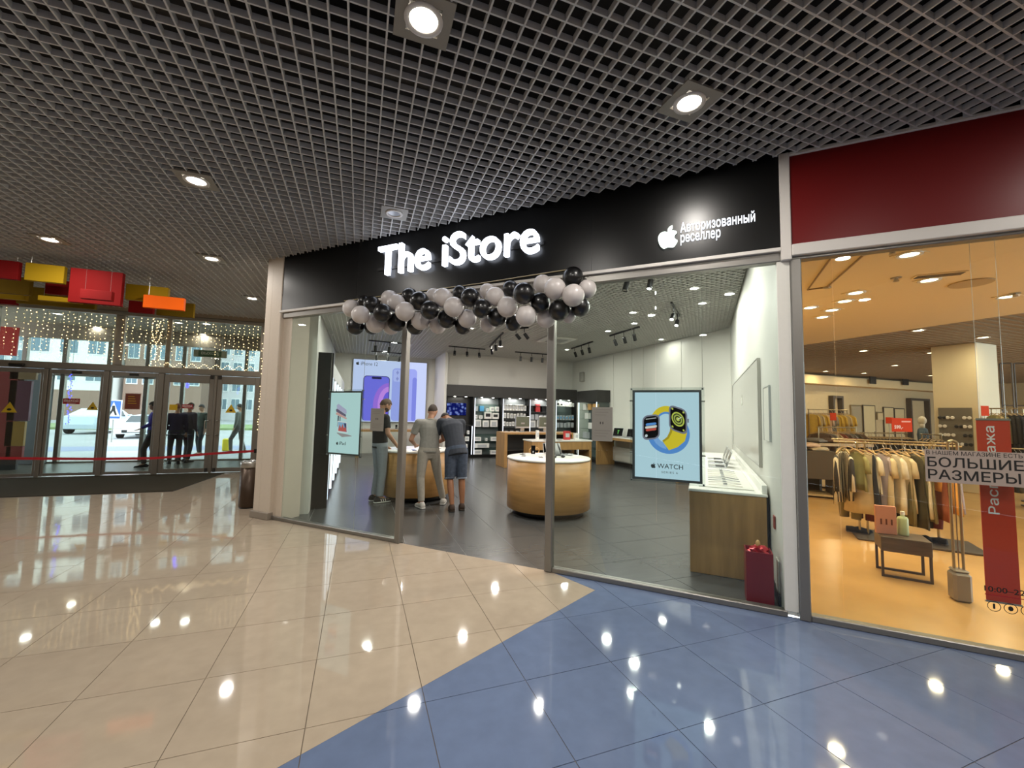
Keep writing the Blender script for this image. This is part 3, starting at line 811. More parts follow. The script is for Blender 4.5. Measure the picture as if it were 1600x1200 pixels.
# ================================================================ STREET
struct('ground', box(-70, 30, 15.6, 95, -.2, -.03), M('pavement', '#9d9c9d', .8, noise=(.6, .06)))
struct('ground', box(-70, 30, 36, 44, -.03, .12), M('grass_verge', '#7d8c5e', .9, noise=(3, .3), bump=(20, .5)))
struct('ground', box(-70, 30, 19.5, 21.5, -.03, -.025), M('worn_kerb', '#8487a0', .8))
m_b1 = M('house_white', '#dedbd6', .7); m_b2 = M('house_brown', '#8c7263', .7); m_b3 = M('house_grey', '#c4c2c4', .7); m_win = M('house_window', '#5f7480', .15); m_frame = M('house_window_frame', '#e8e8e4', .5)
def house(x0, x1, y, h, mat, lab, nx, nz, z0=.2, base=None):
    t = thing('apartment_block', lab, 'building', (x0, y, -.03))
    w = x1 - x0
    part('wall', box(0, w, 0, 8, 0, h), mat, t)
    if base: part('ground_floor', box(-.05, w + .05, -.4, 0, 0, 3.2), base, t)
    part('roof', box(-.2, w + .2, -.3, 8.2, h, h + .4), m_b3, t)
    cw = w / nx; chh = (h - 3.4) / nz if base or nz < 10 else (h - .6) / nz; zb = 3.6 if base or nz < 10 else .9
    fr = MB().box(-.75, .75, -.06, .0, -.85, .85).mesh('window_frame', m_frame); pn = MB().box(-.65, -.04, -.09, -.02, -.75, .75).box(.04, .65, -.09, -.02, -.75, .75).mesh('window_pane', m_win)
    for i in range(nx):
        for k in range(nz):
            o = part('window', fr, None, t); o.location = (cw * (i + .5), 0, zb + chh * (k + .5)); o.scale = (cw / 2.1, 1, chh / 2.7)
            part('pane', pn, None, o)
    return t
house(-46, -33.5, 62, 27, m_b3, 'grey apartment block with close window rows, seen through the left door', 8, 11)
house(-33, -26, 58, 27, m_b1, 'white apartment block with a brown ground floor seen through the open door', 3, 8, base=m_b2)
house(-25.5, -18, 60, 27, m_b2, 'brown and glass apartment block seen right of the notice on the open door', 5, 8)
house(-17.5, -3, 64, 27, m_b3, 'pale block with a gridded window front seen through the right hinged door', 10, 11)
house(-60, -47, 66, 27, m_b1, 'white apartment block farthest left, seen over the partition', 5, 8)
# parked cars
m_glassdark = M('car_glass', '#20282c', .08); m_tyre = M('tyre', '#151515', .8); m_hl = M('headlamp', '#dfe6ea', .1)
def car(loc, rz, body, lab):
    t = thing('parked_car', lab, 'car', loc, rz)          # front towards -y, length 4.3
    prof = [(-2.15, .30), (-2.18, .55), (-2.05, .78), (-1.2, .95), (-.55, 1.38), (.75, 1.45), (1.6, 1.05), (2.1, .98), (2.15, .55), (2.1, .3)]
    rings = []
    for sx, k in ((-.86, .94), (-.80, 1.0), (.80, 1.0), (.86, .94)):
        ring = []
        for yy, zz in prof:
            xx = sx * (1.0 if zz < 1.0 else 1 - .24 * (zz - .95) / .5); ring.append((xx, yy * (k if abs(yy) > 2 else 1), .28 + (zz - .28) * k if zz < 1 else zz))
        rings.append(ring)
    part('body', MB().ring_tube(rings), body, t)
    part('windscreen', MB().ring_tube([[(-.68, -1.16, .99), (.68, -1.16, .99), (.62, -.62, 1.37), (-.62, -.62, 1.37)], [(-.68, -1.10, 1.0), (.68, -1.10, 1.0), (.62, -.56, 1.38), (-.62, -.56, 1.38)]]), m_glassdark, t)
    for s in (-1, 1):
        part('side_window', MB().ring_tube([[(s * .855, -.5, 1.0), (s * .855, 1.3, 1.03), (s * .775, .7, 1.4), (s * .775, -.3, 1.36)], [(s * .83, -.5, 1.0), (s * .83, 1.3, 1.03), (s * .75, .7, 1.4), (s * .75, -.3, 1.36)]]), m_glassdark, t)
        part('headlamp', box(.48 if s > 0 else -.78, .78 if s > 0 else -.48, -2.19, -2.05, .62, .76, .03), m_hl, t)
        for yy in (-1.35, 1.35):
            part('wheel', MB().lathe([(.2, -.1), (.31, -.1), (.31, .1), (.2, .1)], 18).xform(Matrix.Translation((s * .78, yy, .31)) @ Matrix.Rotation(PI / 2, 4, 'Y')), m_tyre, t)
        part('mirror', box(s * .98 - .1, s * .98 + .1, -.75, -.6, 1.0, 1.12, .03), body, t)
    part('grille', box(-.5, .5, -2.2, -2.1, .38, .55, .02), m_black, t)
    part('number_plate', box(-.26, .26, -2.215, -2.19, .42, .53), m_stwh, t)
    return t
mw = M('car_white', '#e4e6ea', .25, coat=.5); ms = M('car_silver', '#b7c3cc', .25, coat=.5)
q = onz(205, 685); car((q.x - .2, q.y + 2.2, -.03), .12, mw, 'white car parked outside the open door').scale = (.95, 1, .82)
q = onz(84, 683); car((q.x - .4, q.y + 5, -.03), 3.05, ms, 'silver car parked behind the left sliding door')
# crossing sign
q = onz(174, 690)
t = thing('crossing_sign', 'blue pedestrian crossing sign on a thin pole outside the open door', 'road sign', (q.x, q.y, -.03))
hs = ony(178, 640, q.y).z + .03
part('pole', MB().tube([(0, 0, 0), (0, 0, hs + .42)], .03, 8), m_steel, t)
part('plate', box(-.30, .30, -.06, -.03, hs - .44, hs + .44, .01), M('sign_blue', '#2a5fa8', .4), t)
part('triangle', MB().prism([(-.24, -.30), (.24, -.30), (0, .34)], 0, .008, Matrix.Translation((0, -.06, hs)) @ STAND), m_stwh, t)
part('pictogram', MB().prism([(-.05, .18), (.05, .18), (.07, -.02), (.15, -.25), (.08, -.25), (0, -.06), (-.1, -.25), (-.17, -.25), (-.06, 0)], .008, .016, Matrix.Translation((0, -.06, hs)) @ STAND), m_ink, t)
part('border', MB().box(-.30, .30, -.066, -.06, -.44, -.40).box(-.30, .30, -.066, -.06, .40, .44).box(-.30, -.26, -.066, -.06, -.40, .40).box(.26, .30, -.066, -.06, -.40, .40).xform(Matrix.Translation((0, 0, hs))), m_stwh, t)
# shopping kiosks / bright wares seen through the last door
q = ony(355, 690, 19.0)
solo('yellow_bag', box(q.x - .12, q.x + .12, 18.8, 19.0, -.03, .45, .04), M('yellow_bag', '#d7c21f', .6), 'small yellow and blue bag on the pavement behind the farthest hinged door', 'bag')
# ================================================================ SIGNS, BALLOONS, POSTERS ON THE SHOP FRONT
m_letter = E('lit_letter', '#e9f0ff', LETTER_E); m_lside = M('letter_return', '#d8dae0', .5)
t = thing('store_sign', 'large glowing white store name lettering on the black fascia', 'sign', fw(-3.92, -.062, 3.43), -PI / 4)
BODY = 'The iStore'; TW, TH = 2.29, .385
full = text_mesh(BODY, .5, .003, 5)
X0_ = min(v.co.x for v in full.vertices); X1_ = max(v.co.x for v in full.vertices); YL_ = min(v.co.y for v in full.vertices); YH_ = max(v.co.y for v in full.vertices)
kx = TW / (X1_ - X0_); ky = .40 / (YH_ - YL_)
# split the lettering into letters by gaps along the line
import collections
def islands(me):
    par = list(range(len(me.vertices)))
    def find(a):
        while par[a] != a: par[a] = par[par[a]]; a = par[a]
        return a
    for e in me.edges:
        a, b = find(e.vertices[0]), find(e.vertices[1])
        if a != b: par[a] = b
    g = collections.defaultdict(list)
    for p in me.polygons: g[find(p.vertices[0])].append(p)
    return list(g.values())
isl = []
for polys in islands(full):
    ids = sorted({i for p in polys for i in p.vertices}); xs = [full.vertices[i].co.x for i in ids]
    isl.append([min(xs), max(xs), polys])
isl.sort(key=lambda a: (a[0] + a[1]) / 2)
groups = []
for a in isl:
    if groups and a[0] < groups[-1][1] - .02 and (a[1] - a[0] < .2 or groups[-1][1] - groups[-1][0] < .2) and abs((a[0] + a[1]) / 2 - (groups[-1][0] + groups[-1][1]) / 2) < .08: groups[-1][1] = max(groups[-1][1], a[1]); groups[-1][2] += a[2]
    else: groups.append([a[0], a[1], list(a[2])])
for g0, g1, polys in groups:
    ids = sorted({i for p in polys for i in p.vertices}); mp = {i: k for k, i in enumerate(ids)}
    mb = MB()
    mb.v = [((full.vertices[i].co.x - X0_) * kx, -.02 + (-.05 if full.vertices[i].co.z > 0 else .01), (full.vertices[i].co.y - YL_) * ky) for i in ids]
    for p in polys:
        mb.cur = 0; mb.face([mp[i] for i in p.vertices])
    part('letter', mb, m_letter, t)
part('mounting_rail', box(-.05, TW + .05, -.012, .002, .09, .13), m_black, t)
# fruit emblem and reseller lines
import re
def emblem_polys():
    s = 'M150.37 130.25c-2.45 5.66-5.35 10.87-8.71 15.66-4.58 6.53-8.33 11.05-11.22 13.56-4.48 4.12-9.28 6.23-14.42 6.35-3.69 0-8.14-1.05-13.32-3.18-5.197-2.12-9.973-3.17-14.34-3.17-4.58 0-9.492 1.05-14.746 3.17-5.262 2.13-9.501 3.24-12.742 3.35-4.929 .21-9.842-1.96-14.746-6.52-3.13-2.73-7.045-7.41-11.735-14.04-5.032-7.08-9.169-15.29-12.41-24.65-3.471-10.11-5.211-19.9-5.211-29.378 0-10.857 2.346-20.221 7.045-28.068 3.693-6.303 8.606-11.275 14.755-14.925 6.149-3.65 12.793-5.51 19.948-5.629 3.915 0 9.049 1.211 15.429 3.591 6.362 2.388 10.447 3.599 12.238 3.599 1.339 0 5.877-1.416 13.57-4.239 7.275-2.618 13.415-3.702 18.445-3.275 13.63 1.1 23.87 6.473 30.68 16.153-12.19 7.386-18.22 17.731-18.1 31.002 .11 10.337 3.86 18.939 11.23 25.769 3.34 3.17 7.07 5.62 11.22 7.36-.9 2.61-1.85 5.11-2.86 7.51z'
    l = 'M119.11 7.24c0 8.102-2.96 15.667-8.86 22.669-7.12 8.324-15.732 13.134-25.071 12.375-.119-.972-.188-1.995-.188-3.07 0-7.778 3.386-16.102 9.399-22.908 3.002-3.446 6.82-6.311 11.45-8.597 4.62-2.252 8.99-3.497 13.1-3.71 .12 1.083 .17 2.166 .17 3.24z'
    out = []
    for d in (s, l):
        n = [float(a) for a in re.findall(r'-?\d*\.?\d+', d)]
        x, y = n[0], n[1]; pts = [(x, y)]; n = n[2:]
        for i in range(0, len(n) - 5, 6):
            c = [(x + n[i + 2 * j], y + n[i + 2 * j + 1]) for j in range(3)]
            for k in (1, 2, 3, 4):
                u = k / 4; v = 1 - u
                pts.append(tuple(v ** 3 * a + 3 * v * v * u * b + 3 * v * u * u * e + u ** 3 * f for a, b, e, f in zip((x, y), c[0], c[1], c[2])))
            x, y = c[2]
        if abs(pts[-1][0] - pts[0][0]) + abs(pts[-1][1] - pts[0][1]) < .6: pts = pts[:-1]
        out.append([((a - 88) / 163, (85 - b) / 163) for a, b in pts])
    return out
EMB = emblem_polys()
def emblem(mb, h, x, z, y0, y1):              # upright, facing -Y, centred at x, z
    for poly in EMB: mb.prism([(a * h, b * h) for a, b in poly], -y1, -y0, Matrix.Translation((x, 0, z)) @ STAND)
    return mb
t = thing('reseller_sign', 'small glowing emblem with two lines of lettering at the right end of the fascia', 'sign', fw(-.37, -.062, 3.29), -PI / 4)
part('emblem', emblem(MB(), .21, .075, .10, -.03, .0), E('lit_emblem', '#e6f5ea', 3.5), t)
part('lettering', text_mb('Авторизованный', .625, .125, .185, .105, 0, .02, .004), E('lit_small', '#e8ecf4', 2.2), t)
part('lettering', text_mb('реселлер', .345, .10, .185, .005, 0, .02, .004), E('lit_small', '#e8ecf4', 2.2), t)
# ---- balloons
m_bw = M('white_balloon', '#c6bfbc', .35, coat=.2); m_bk = M('black_balloon', '#0a090a', .34, coat=.3)
RAWA = [('w',155,420,110,0),('w',265,495,112,2),('k',200,640,108,1),('k',310,330,75,0),('k',410,370,105,1),('k',545,475,117,2),('w',450,610,116,1),('k',410,650,95,0),('w',630,300,108,0),('w',710,350,112,1),('w',820,455,120,2),('k',720,590,116,1),('w',650,650,98,0),('k',880,265,100,0),('k',1000,325,119,2),('k',1130,440,117,2),('k',950,640,108,0),('w',1015,570,116,1),('w',1180,265,98,0),('w',1290,285,122,2),('w',1430,400,126,2),('w',1230,630,105,0),('k',1345,550,117,1),('k',1510,225,95,0),('w',1600,545,116,1),('k',1545,635,108,0)]
RAWB = [('k',40,440,122,2),('w',250,365,98,0),('w',345,430,120,2),('k',180,580,118,2),('k',370,690,117,1),('w',500,560,130,2),('w',260,775,102,0),('k',540,335,104,0),('k',705,390,136,2),('k',910,510,128,1),('k',580,760,104,0),('w',735,672,132,2),('w',940,275,116,0),('w',1095,330,137,2),('w',985,700,122,0),('k',1150,600,132,1),('k',1320,190,130,0),('w',1325,415,140,2),('k',1410,560,122,0),('w',1500,335,115,0),('w',1270,680,82,0)]
LAY = ('against the fascia', 'in the middle layer', 'in the front layer')
n = {'w': 0, 'k': 0}
allb = [(c, 530 + x / 8, 430 + y / 8, r / 8, l) for c, x, y, r, l in RAWA] + [(c, 730 + x / 8, 410 + y / 8, r / 8, l) for c, x, y, r, l in RAWB]
allb.sort(key=lambda b: b[1])
ORD = ['first', 'second', 'third', 'fourth', 'fifth', 'sixth', 'seventh', 'eighth', 'ninth', 'tenth', 'eleventh', 'twelfth', '13th', '14th', '15th', '16th', '17th', '18th', '19th', '20th', '21st', '22nd', '23rd', '24th', '25th', '26th', '27th', '28th']
bm_proto = None
offs = [(-.19, -.31, -.43)[b[4]] for b in allb]
def bpos(i):
    c, px, py, rp, l = allb[i]; q = onf(px, py, offs[i]); P = fw(q.x, offs[i], q.z); return q, P, rp / FPX * (P - EYE).dot(f_) * .985
for it in range(80):                       # let the balloons push one another apart
    st = [bpos(i) for i in range(len(allb))]
    for i in range(len(allb)):
        for j in range(i):
            d = (st[i][1] - st[j][1]).length; need = (st[i][2] + st[j][2]) * .97
            if d < need:
                a, b = (i, j) if offs[i] > offs[j] else (j, i); k = min(.02, (need - d) * .35)
                offs[a] = min(offs[a] + k, -.09 - st[a][2]); offs[b] = max(offs[b] - k, -.85)
for bi, (c, px, py, rp, l) in enumerate(allb):
    off = offs[bi]
    q = onf(px, py, off); P = fw(q.x, off, q.z)
    r = rp / FPX * (P - EYE).dot(f_) * .985
    if bm_proto is None:
        bm = MB(); bm.sm = True
        bm.sphere((0, 0, 0), (1, 1, 1.0), 20, 14, lambda d, v: Vector((v.x * (1 - .06 * d.z * (d.z < 0)), v.y * (1 - .06 * d.z * (d.z < 0)), v.z * (1.06 if d.z < 0 else 1))))
        kn = MB(); kn.lathe([(.03, -1.0), (.02, -1.08), (.075, -1.15)], 8)
        bm_proto = (bm.mesh('balloon', m_bw), bm.mesh('balloon', m_bk), kn.mesh('knot', m_bw), kn.mesh('knot', m_bk))
    k = 0 if c == 'w' else 1
    lab = '%s balloon %s of the garland, %s %s one from the left' % ('white' if c == 'w' else 'black', LAY[l], ORD[n[c]], 'white' if c == 'w' else 'black'); n[c] += 1
    t = thing('balloon', lab, 'balloon', P, -PI / 4, 'garland of balloons')
    o = part('skin', bm_proto[k], None, t); kk = part('knot', bm_proto[2 + k], None, t)
    # the knot points inwards to the middle of the garland
    mid = fw(q.x, -.16, 3.16 - .06 * (q.x + 2.8) * 0)
    v = (mid - P); v = Matrix.Rotation(PI / 4, 3, 'Z') @ v
    rot = (-v).to_track_quat('Z', 'Y').to_euler()
    for oo in (o, kk): oo.scale = (r, r, r); oo.rotation_euler = rot
solo('garland_line', MB().tube([(-4.55, -.075, 3.17), (-3.5, -.075, 3.17), (-2.4, -.075, 3.17), (-1.25, -.075, 3.2)], .006, 6), m_wire, 'clear line holding the balloon garland to the fascia', 'line', FAC)
# ---- poster light panels in the window
m_pal = M('panel_grey_frame', '#5b5f63', .35, metal=.6)
def light_panel(s0, s1, z0, z1, label, glow):
    w, h = s1 - s0, z1 - z0
    t = thing('poster_light_panel', label, 'lit poster', fw(s0, .10, z0), -PI / 4)
    part('clear_sheet', box(0, w, .0, .012, 0, h, .003), m_acryl, t)
    mb = MB(); a, b = .025, .042
    mb.box(a, w - a, -.006, -.001, a, a + b * .55).box(a, w - a, -.006, -.001, h - a - b * .55, h - a).box(a, a + b * .55, -.006, -.001, a + b * .55, h - a - b * .55).box(w - a - b * .55, w - a, -.006, -.001, a + b * .55, h - a - b * .55)
    part('frame', mb, m_pal, t)
    for x in (.016, w - .016):
        for z in (.016, h - .016): part('standoff', MB().lathe([(.009, -.012), (.009, .015)], 10).xform(Matrix.Translation((x, .0, z)) @ Matrix.Rotation(PI / 2, 4, 'X')), m_pal, t)
        part('wire', MB().tube([(x, .006, h), (x, .006, 3.8 - z0)], .0022, 5), m_steel, t)
        for z in (h * .3, h * .85): part('clip', box(x - .02, x + .02, -.004, .016, z, z + .012), m_steel, t)
    part('print', box(a + b * .55, w - a - b * .55, -.004, -.001, a + b * .55, h - a - b * .55), glow, t)
    return t, w, h
def art(t, poly, color, e, y, name='artwork', thick=.0015):
    part(name, MB().prism(poly, y, y + thick, STAND), E('print_%s_%.1f' % (color, e), color, e) if e else M('print_' + color, color, .4), t)
PE = .85
t, w, h = light_panel(-.683, .008, .995, 1.935, 'lit poster panel showing two linked wristwatches in yellow and blue, hung in the right window', E('poster_sky', '#c6e4f2', PE))
cx, cz = w * .5, h * .56
L0 = .0045
def band(c, a0, b0, a1, b1, t0, t1): return ell(c[0], c[1], a0, b0, 22, 0, t0, t1) + ell(c[0], c[1], a1, b1, 22, 0, t0, t1)[::-1]
art(t, band((.345, .575), .145, .175, .085, .105, .5, 3.0), '#5f97e0', PE, L0, 'blue_band')
art(t, band((.345, .575), .150, .182, .100, .125, 1.15, 2.9), '#e7cd35', PE, L0 + .0015, 'yellow_band')
art(t, band((.365, .485), .195, .195, .105, .095, -3.2, .55), '#5f97e0', PE, L0, 'blue_band')
art(t, band((.365, .485), .150, .150, .105, .095, -3.0, -1.7), '#86b2ea', PE, L0 + .0008, 'blue_band')
art(t, [(.51, .56), (.535, .50), (.515, .42), (.45, .36), (.37, .325), (.32, .40), (.37, .44), (.40, .50), (.41, .56)], '#e7cd35', PE, L0 + .002, 'yellow_band')
art(t, [(.41, .56), (.40, .50), (.37, .44), (.32, .40), (.31, .415), (.355, .455), (.38, .51), (.385, .56)], '#b79f28', PE, L0 + .003, 'band_edge')
def watch(cx, cz, sk, face, name):
    def sh(poly): return [(cx + a, cz + b + a * sk) for a, b in poly]
    art(t, sh(rrect(.165, .245, .05, 5)), '#8f8fa0', PE * .8, L0 + .004, name + '_case')
    art(t, sh(rrect(.138, .215, .04, 5)), '#15171b', PE * .5, L0 + .0055, name + '_screen')
    if face:
        for k, (rr_, c) in enumerate(((.058, '#c6cf5a'), (.046, '#2a2e20'), (.038, '#a9b45a'), (.026, '#2a2e20'), (.016, '#c6cf5a'))): art(t, sh(ell(0, .004, rr_, rr_ * 1.18, 26)), c, PE, L0 + .007 + .0012 * k, name + '_dial')
        for k in range(4): art(t, sh(ell((-1) ** k * .050, (.088 if k < 2 else -.084), .009, .010, 10)), '#c6cf5a', PE, L0 + .007, name + '_mark')
        art(t, sh([(-.002, 0), (.034, .034), (.031, .039), (-.005, .004)]), '#f2f2e8', PE, L0 + .0135, name + '_hand')
    else:
        for k, (c, zz) in enumerate((('#5f97e0', .03), ('#e9e4dc', .002), ('#d05a4e', -.024))): art(t, sh(rrect(.112 - .012 * abs(k - 1), .024, .011, 3, 0, zz)), c, PE, L0 + .007, name + '_bar')
        art(t, sh(rrect(.10, .009, .003, 2, 0, .085)), '#c9c9c9', PE * .8, L0 + .007, name + '_mark')
        art(t, sh(ell(-.045, -.08, .013, .014, 12)), '#dfe2e6', PE, L0 + .007, name + '_mark')
watch(.205, .545, .16, 0, 'left_watch'); watch(.455, .625, -.34, 1, 'right_watch')
art(t, [(.54, .60), (.552, .598), (.552, .635), (.54, .637)], '#8f8fa0', PE * .7, L0 + .004, 'crown')
mdk = M('poster_ink', '#3d4148', .5)
part('emblem', emblem(MB(), .052, .225, .168, -.006, -.0042), mdk, t)
part('lettering', text_mb('WATCH', .235, .045, .262, .146, -.0042, .0015, .006), mdk, t)
part('lettering', text_mb('SERIES 6', .150, .020, .30, .10, -.0042, .0015, .0, spacing=1.15), M('poster_ink_grey', '#7d858c', .5), t)
t, w, h = light_panel(-4.95, -4.28, .99, 1.94, 'lit poster panel showing tablets and a folding keyboard, hung in the left window', E('poster_mint', '#c4e4e4', PE))
art(t, [(.17, .72), (.20, .745), (.36, .66), (.37, .61), (.35, .60), (.18, .675)], '#b9b5d2', PE, L0, 'tablet')
art(t, [(.16, .66), (.18, .675), (.36, .59), (.355, .56), (.17, .63)], '#7b6f88', PE * .8, L0 + .0015, 'tablet_edge')
art(t, [(.165, .61), (.19, .625), (.38, .545), (.37, .525), (.17, .59)], '#d9a8a2', PE, L0 + .003, 'tablet_cover')
art(t, [(.20, .57), (.225, .575), (.22, .42), (.20, .42)], '#54576a', PE * .7, L0, 'stand'); art(t, [(.24, .565), (.255, .56), (.25, .45), (.24, .45)], '#54576a', PE * .7, L0, 'stand')
art(t, [(.20, .335), (.40, .315), (.48, .30), (.485, .292), (.30, .275), (.20, .325)], '#a9a0a0', PE * .9, L0, 'keyboard')
art(t, [(.205, .50), (.385, .485), (.405, .335), (.215, .345)], '#ece9e6', PE, L0 + .001, 'tablet_frame')
art(t, [(.215, .488), (.375, .475), (.393, .345), (.226, .358)], '#8fb7d6', PE, L0 + .0025, 'screen_picture')
art(t, [(.228, .375), (.25, .45), (.28, .40), (.31, .46), (.33, .40), (.37, .43), (.388, .35), (.228, .36)], '#c8615c', PE, L0 + .004, 'screen_picture')
art(t, [(.33, .47), (.373, .468), (.38, .40), (.35, .41)], '#4a4c6a', PE, L0 + .004, 'screen_picture')
part('emblem', emblem(MB(), .045, .215, .185, -.006, -.0042), mdk, t)
part('lettering', text_mb('iPad', .125, .045, .25, .165, -.0042, .0015, .003), mdk, t)
# ---- grey notices stuck on the glass
m_note = M('translucent_notice', '#85827a', .6)
for (x0, y0, x1, y1), lab in (((580, 638, 599, 674), 'grey notice sheet on the left window pane beside the man in black'), ((925, 636, 957, 690), 'grey notice sheet with faint lines on the right window pane')):
    a, b = onf(x0, y0, -.006), onf(x1, y1, -.006); w, h = b.x - a.x, a.z - b.z
    t = thing('glass_notice', lab, 'notice', fw(a.x, -.006, b.z), -PI / 4)
    part('sheet', box(0, w, -.002, 0, 0, h), m_note, t)
    for k, f in enumerate((.92, .84, .76, .30, .22, .14)): part('print_line', box(w * .15, w * (.9 - .1 * (k % 3)), -.0028, -.002, h * f, h * f + .006), M('faint_ink', '#77736b', .6), t)
    for k in range(4 if w < .14 else 2): part('pictogram', box(w * (.4 + .12 * k), w * (.44 + .12 * k), -.0028, -.002, h * .5, h * .57), m_ink, t)
# stickers of the clothes shop on its glass
m_frost = M('frosted_sheet', '#a8978a', .6)
a, b = onf(1447, 701, -.006), onf(1600, 760, -.006); z0 = (a.z + b.z) / 2
t = thing('glass_banner', 'beige banner with black capital lettering stuck on the clothes shop glass', 'sticker', fw(1.548, -.006, 1.195), -PI / 4)
part('sheet', box(-.01, .60, -.002, 0, 0, .245), m_frost, t)
part('lettering', text_mb('В НАШЕМ МАГАЗИНЕ ЕСТЬ', .52, .030, .0, .207, -.002, .001, .004), m_ink, t)
part('lettering', text_mb('БОЛЬШИЕ', .52, .075, .004, .115, -.002, .001, .012), m_ink, t)
part('lettering', text_mb('РАЗМЕРЫ', .50, .075, .004, .022, -.002, .001, .012), m_ink, t)
t = thing('opening_hours', 'dark opening hours lettering low on the clothes shop glass', 'sticker', fw(1.83, -.006, .30), -PI / 4)
part('lettering', text_mb('10:00–22:00', .28, .038, 0, .14, 0, .001, .012), m_ink, t)
part('underline', box(0, .30, -.001, 0, .115, .121), m_stred, t)
for k in range(4):
    part('pictogram_ring', MB().prism(ell(.045 + k * .085, .04, .036, .036, 24) + [ell(.045 + k * .085, .04, .036, .036, 24)[0]] + [ell(.045 + k * .085, .04, .032, .032, 24)[0]] + ell(.045 + k * .085, .04, .032, .032, 24)[::-1], 0, .001, STAND), m_ink, t)
    part('pictogram', MB().prism([ell(.045 + k * .085, .04, .014, .018, 7)[j] for j in range(7)] if k % 2 else rrect(.012, .036, .004, 2, .045 + k * .085, .04), 0, .001, STAND), m_ink, t)
# ================================================================ STORE INTERIOR
m_box = M('white_carton', '#eceae4', .45); m_boxg = M('grey_carton', '#b9bcbe', .45); m_boxb = M('blue_carton', '#4f9fd0', .45); m_boxr = M('red_case', '#c23b3e', .45); m_boxk = M('black_carton', '#1b1c1f', .4); m_boxo = M('tan_carton', '#c79a5c', .5)
m_alu = M('laptop_aluminium', '#c3c5c8', .3, metal=.8); m_scr = M('dark_screen', '#08090b', .08); m_phone = M('phone_back', '#2a2b30', .2); m_phw = M('phone_white', '#e6e4e2', .2)
m_key = M('dark_keys', '#1c1d20', .5); m_shelf = G('glass_shelf', tint='#dcece6', base=.06)
m_interior = M('cabinet_lining', '#6f7577', .35)
# ---- round display tables
def round_table(x, y, r, h, label):
    t = thing('round_table', label, 'table', (x, y, 0))
    b = MB(); b.sm = True; b.lathe([(r * .84, 0), (r * .84, .11)], 48); part('plinth', b, m_black, t)
    b = MB(); n = 64
    rings = [[(R * math.cos(2 * PI * k / n), R * math.sin(2 * PI * k / n), z) for k in range(n)] for R, z in ((r * .80, .095), (r - .01, .095), (r, .105), (r, h - .03))]
    b.sm = True; b.ring_tube(rings); part('drum', b, m_woodh, t)
    b = MB(); b.sm = True; b.lathe([(r + .004, h - .03), (r + .008, h - .022), (r + .008, h - .006), (r, h)], 64); part('table_top', b, m_top, t)
    return t
T1 = (3.08, 6.5, .70, .92); T2 = (1.10, 8.28, .66, .92)
round_table(*T1, 'round oak display table with a white top, standing alone in the middle of the store')
round_table(*T2, 'round oak display table with a white top that the three men stand around')
# ---- goods on tables
def phone(x, y, z, rz, label, mat=m_phone, stand=True, group=None):
    t = thing('smartphone', label, 'phone', (x, y, z), rz, group)
    if stand:
        part('stand', MB().lathe([(.03, 0), (.03, .006), (.008, .012), (.008, .07)], 14), m_phw, t)
        part('body', MB().box(-.037, .037, -.004, .004, .02, .17, .003, Matrix.Translation((0, -.012, 0)) @ Matrix.Rotation(-.25, 4, 'X')), mat, t)
        part('screen', MB().box(-.034, .034, -.0055, -.0038, .024, .166, 0, Matrix.Translation((0, -.012, 0)) @ Matrix.Rotation(-.25, 4, 'X')), m_scr, t)
    else:
        part('body', box(-.037, .037, -.075, .075, 0, .008, .003), mat, t); part('screen', box(-.034, .034, -.071, .071, .008, .009), m_scr, t)
    return t
def laptop(x, y, z, rz, label, scr=None, s=1.0, tilt=.32, cat='laptop'):
    t = thing('laptop', label, cat, (x, y, z), rz)     # screen looks towards -y
    part('base', box(-.155 * s, .155 * s, -.11 * s, .11 * s, 0, .014, .005), m_alu, t)
    part('keyboard', box(-.135 * s, .135 * s, -.02 * s, .09 * s, .014, .0155), m_key, t)
    part('trackpad', box(-.05 * s, .05 * s, -.095 * s, -.03 * s, .014, .0148), m_steel, t)
    mt = Matrix.Translation((0, .108 * s, .012)) @ Matrix.Rotation(-tilt, 4, 'X')
    part('lid', MB().box(-.155 * s, .155 * s, 0, .007, 0, .215 * s, .003, mt), m_alu, t)
    part('screen', MB().box(-.147 * s, .147 * s, -.002, 0, .01, .205 * s, 0, mt), scr or m_scr, t)
    return t
h1 = T1[3]
c45 = -PI / 4 + .3
def on1(px, py):
    p = onz(px, py, h1); dx, dy = p.x - T1[0], p.y - T1[1]; k = min(1, .55 / math.hypot(dx, dy)); return T1[0] + dx * k, T1[1] + dy * k
x, y = on1(833, 711); phone(x, y, h1, c45, 'black phone on a stand on the lone round table, left half')
x, y = on1(818, 713); phone(x, y, h1, c45, 'phone lying flat at the left edge of the lone round table', m_phw, False)
x, y = on1(845, 715); phone(x, y, h1, c45 + .2, 'white phone lying flat beside the black one on the lone round table', m_phw, False)
x, y = on1(808, 709); phone(x, y, h1, c45 - .2, 'phone lying flat at the far left rim of the lone round table', m_phone, False)
x, y = on1(822, 706)
t = thing('watch_stand', 'two tan leather loops on a small stand on the lone round table', 'watch stand', (x, y, h1), .2)
for k, dx in enumerate((-.06, .06)): part('loop', MB().tube([(dx + .05 * math.cos(a), .0, .055 + .05 * math.sin(a)) for a in [j * PI / 8 for j in range(17)]], .007, 6), m_boxo, t)
part('base', box(-.12, .12, -.04, .04, 0, .008, .003), m_phw, t)
x, y = on1(872, 715)
t = thing('headphones', 'dark over-ear headphones lying on the lone round table', 'headphones', (x, y, h1), .1)
part('band', MB().tube([(-.085, 0, .02), (-.08, .08, .025), (0, .12, .025), (.08, .08, .025), (.085, 0, .02)], .008, 8), m_phone, t)
for s in (-1, 1):
    b = MB(); b.sm = True; b.sphere((s * .085, -.02, .022), (.035, .045, .022), 14, 8); part('ear_cup', b, m_boxk, t)
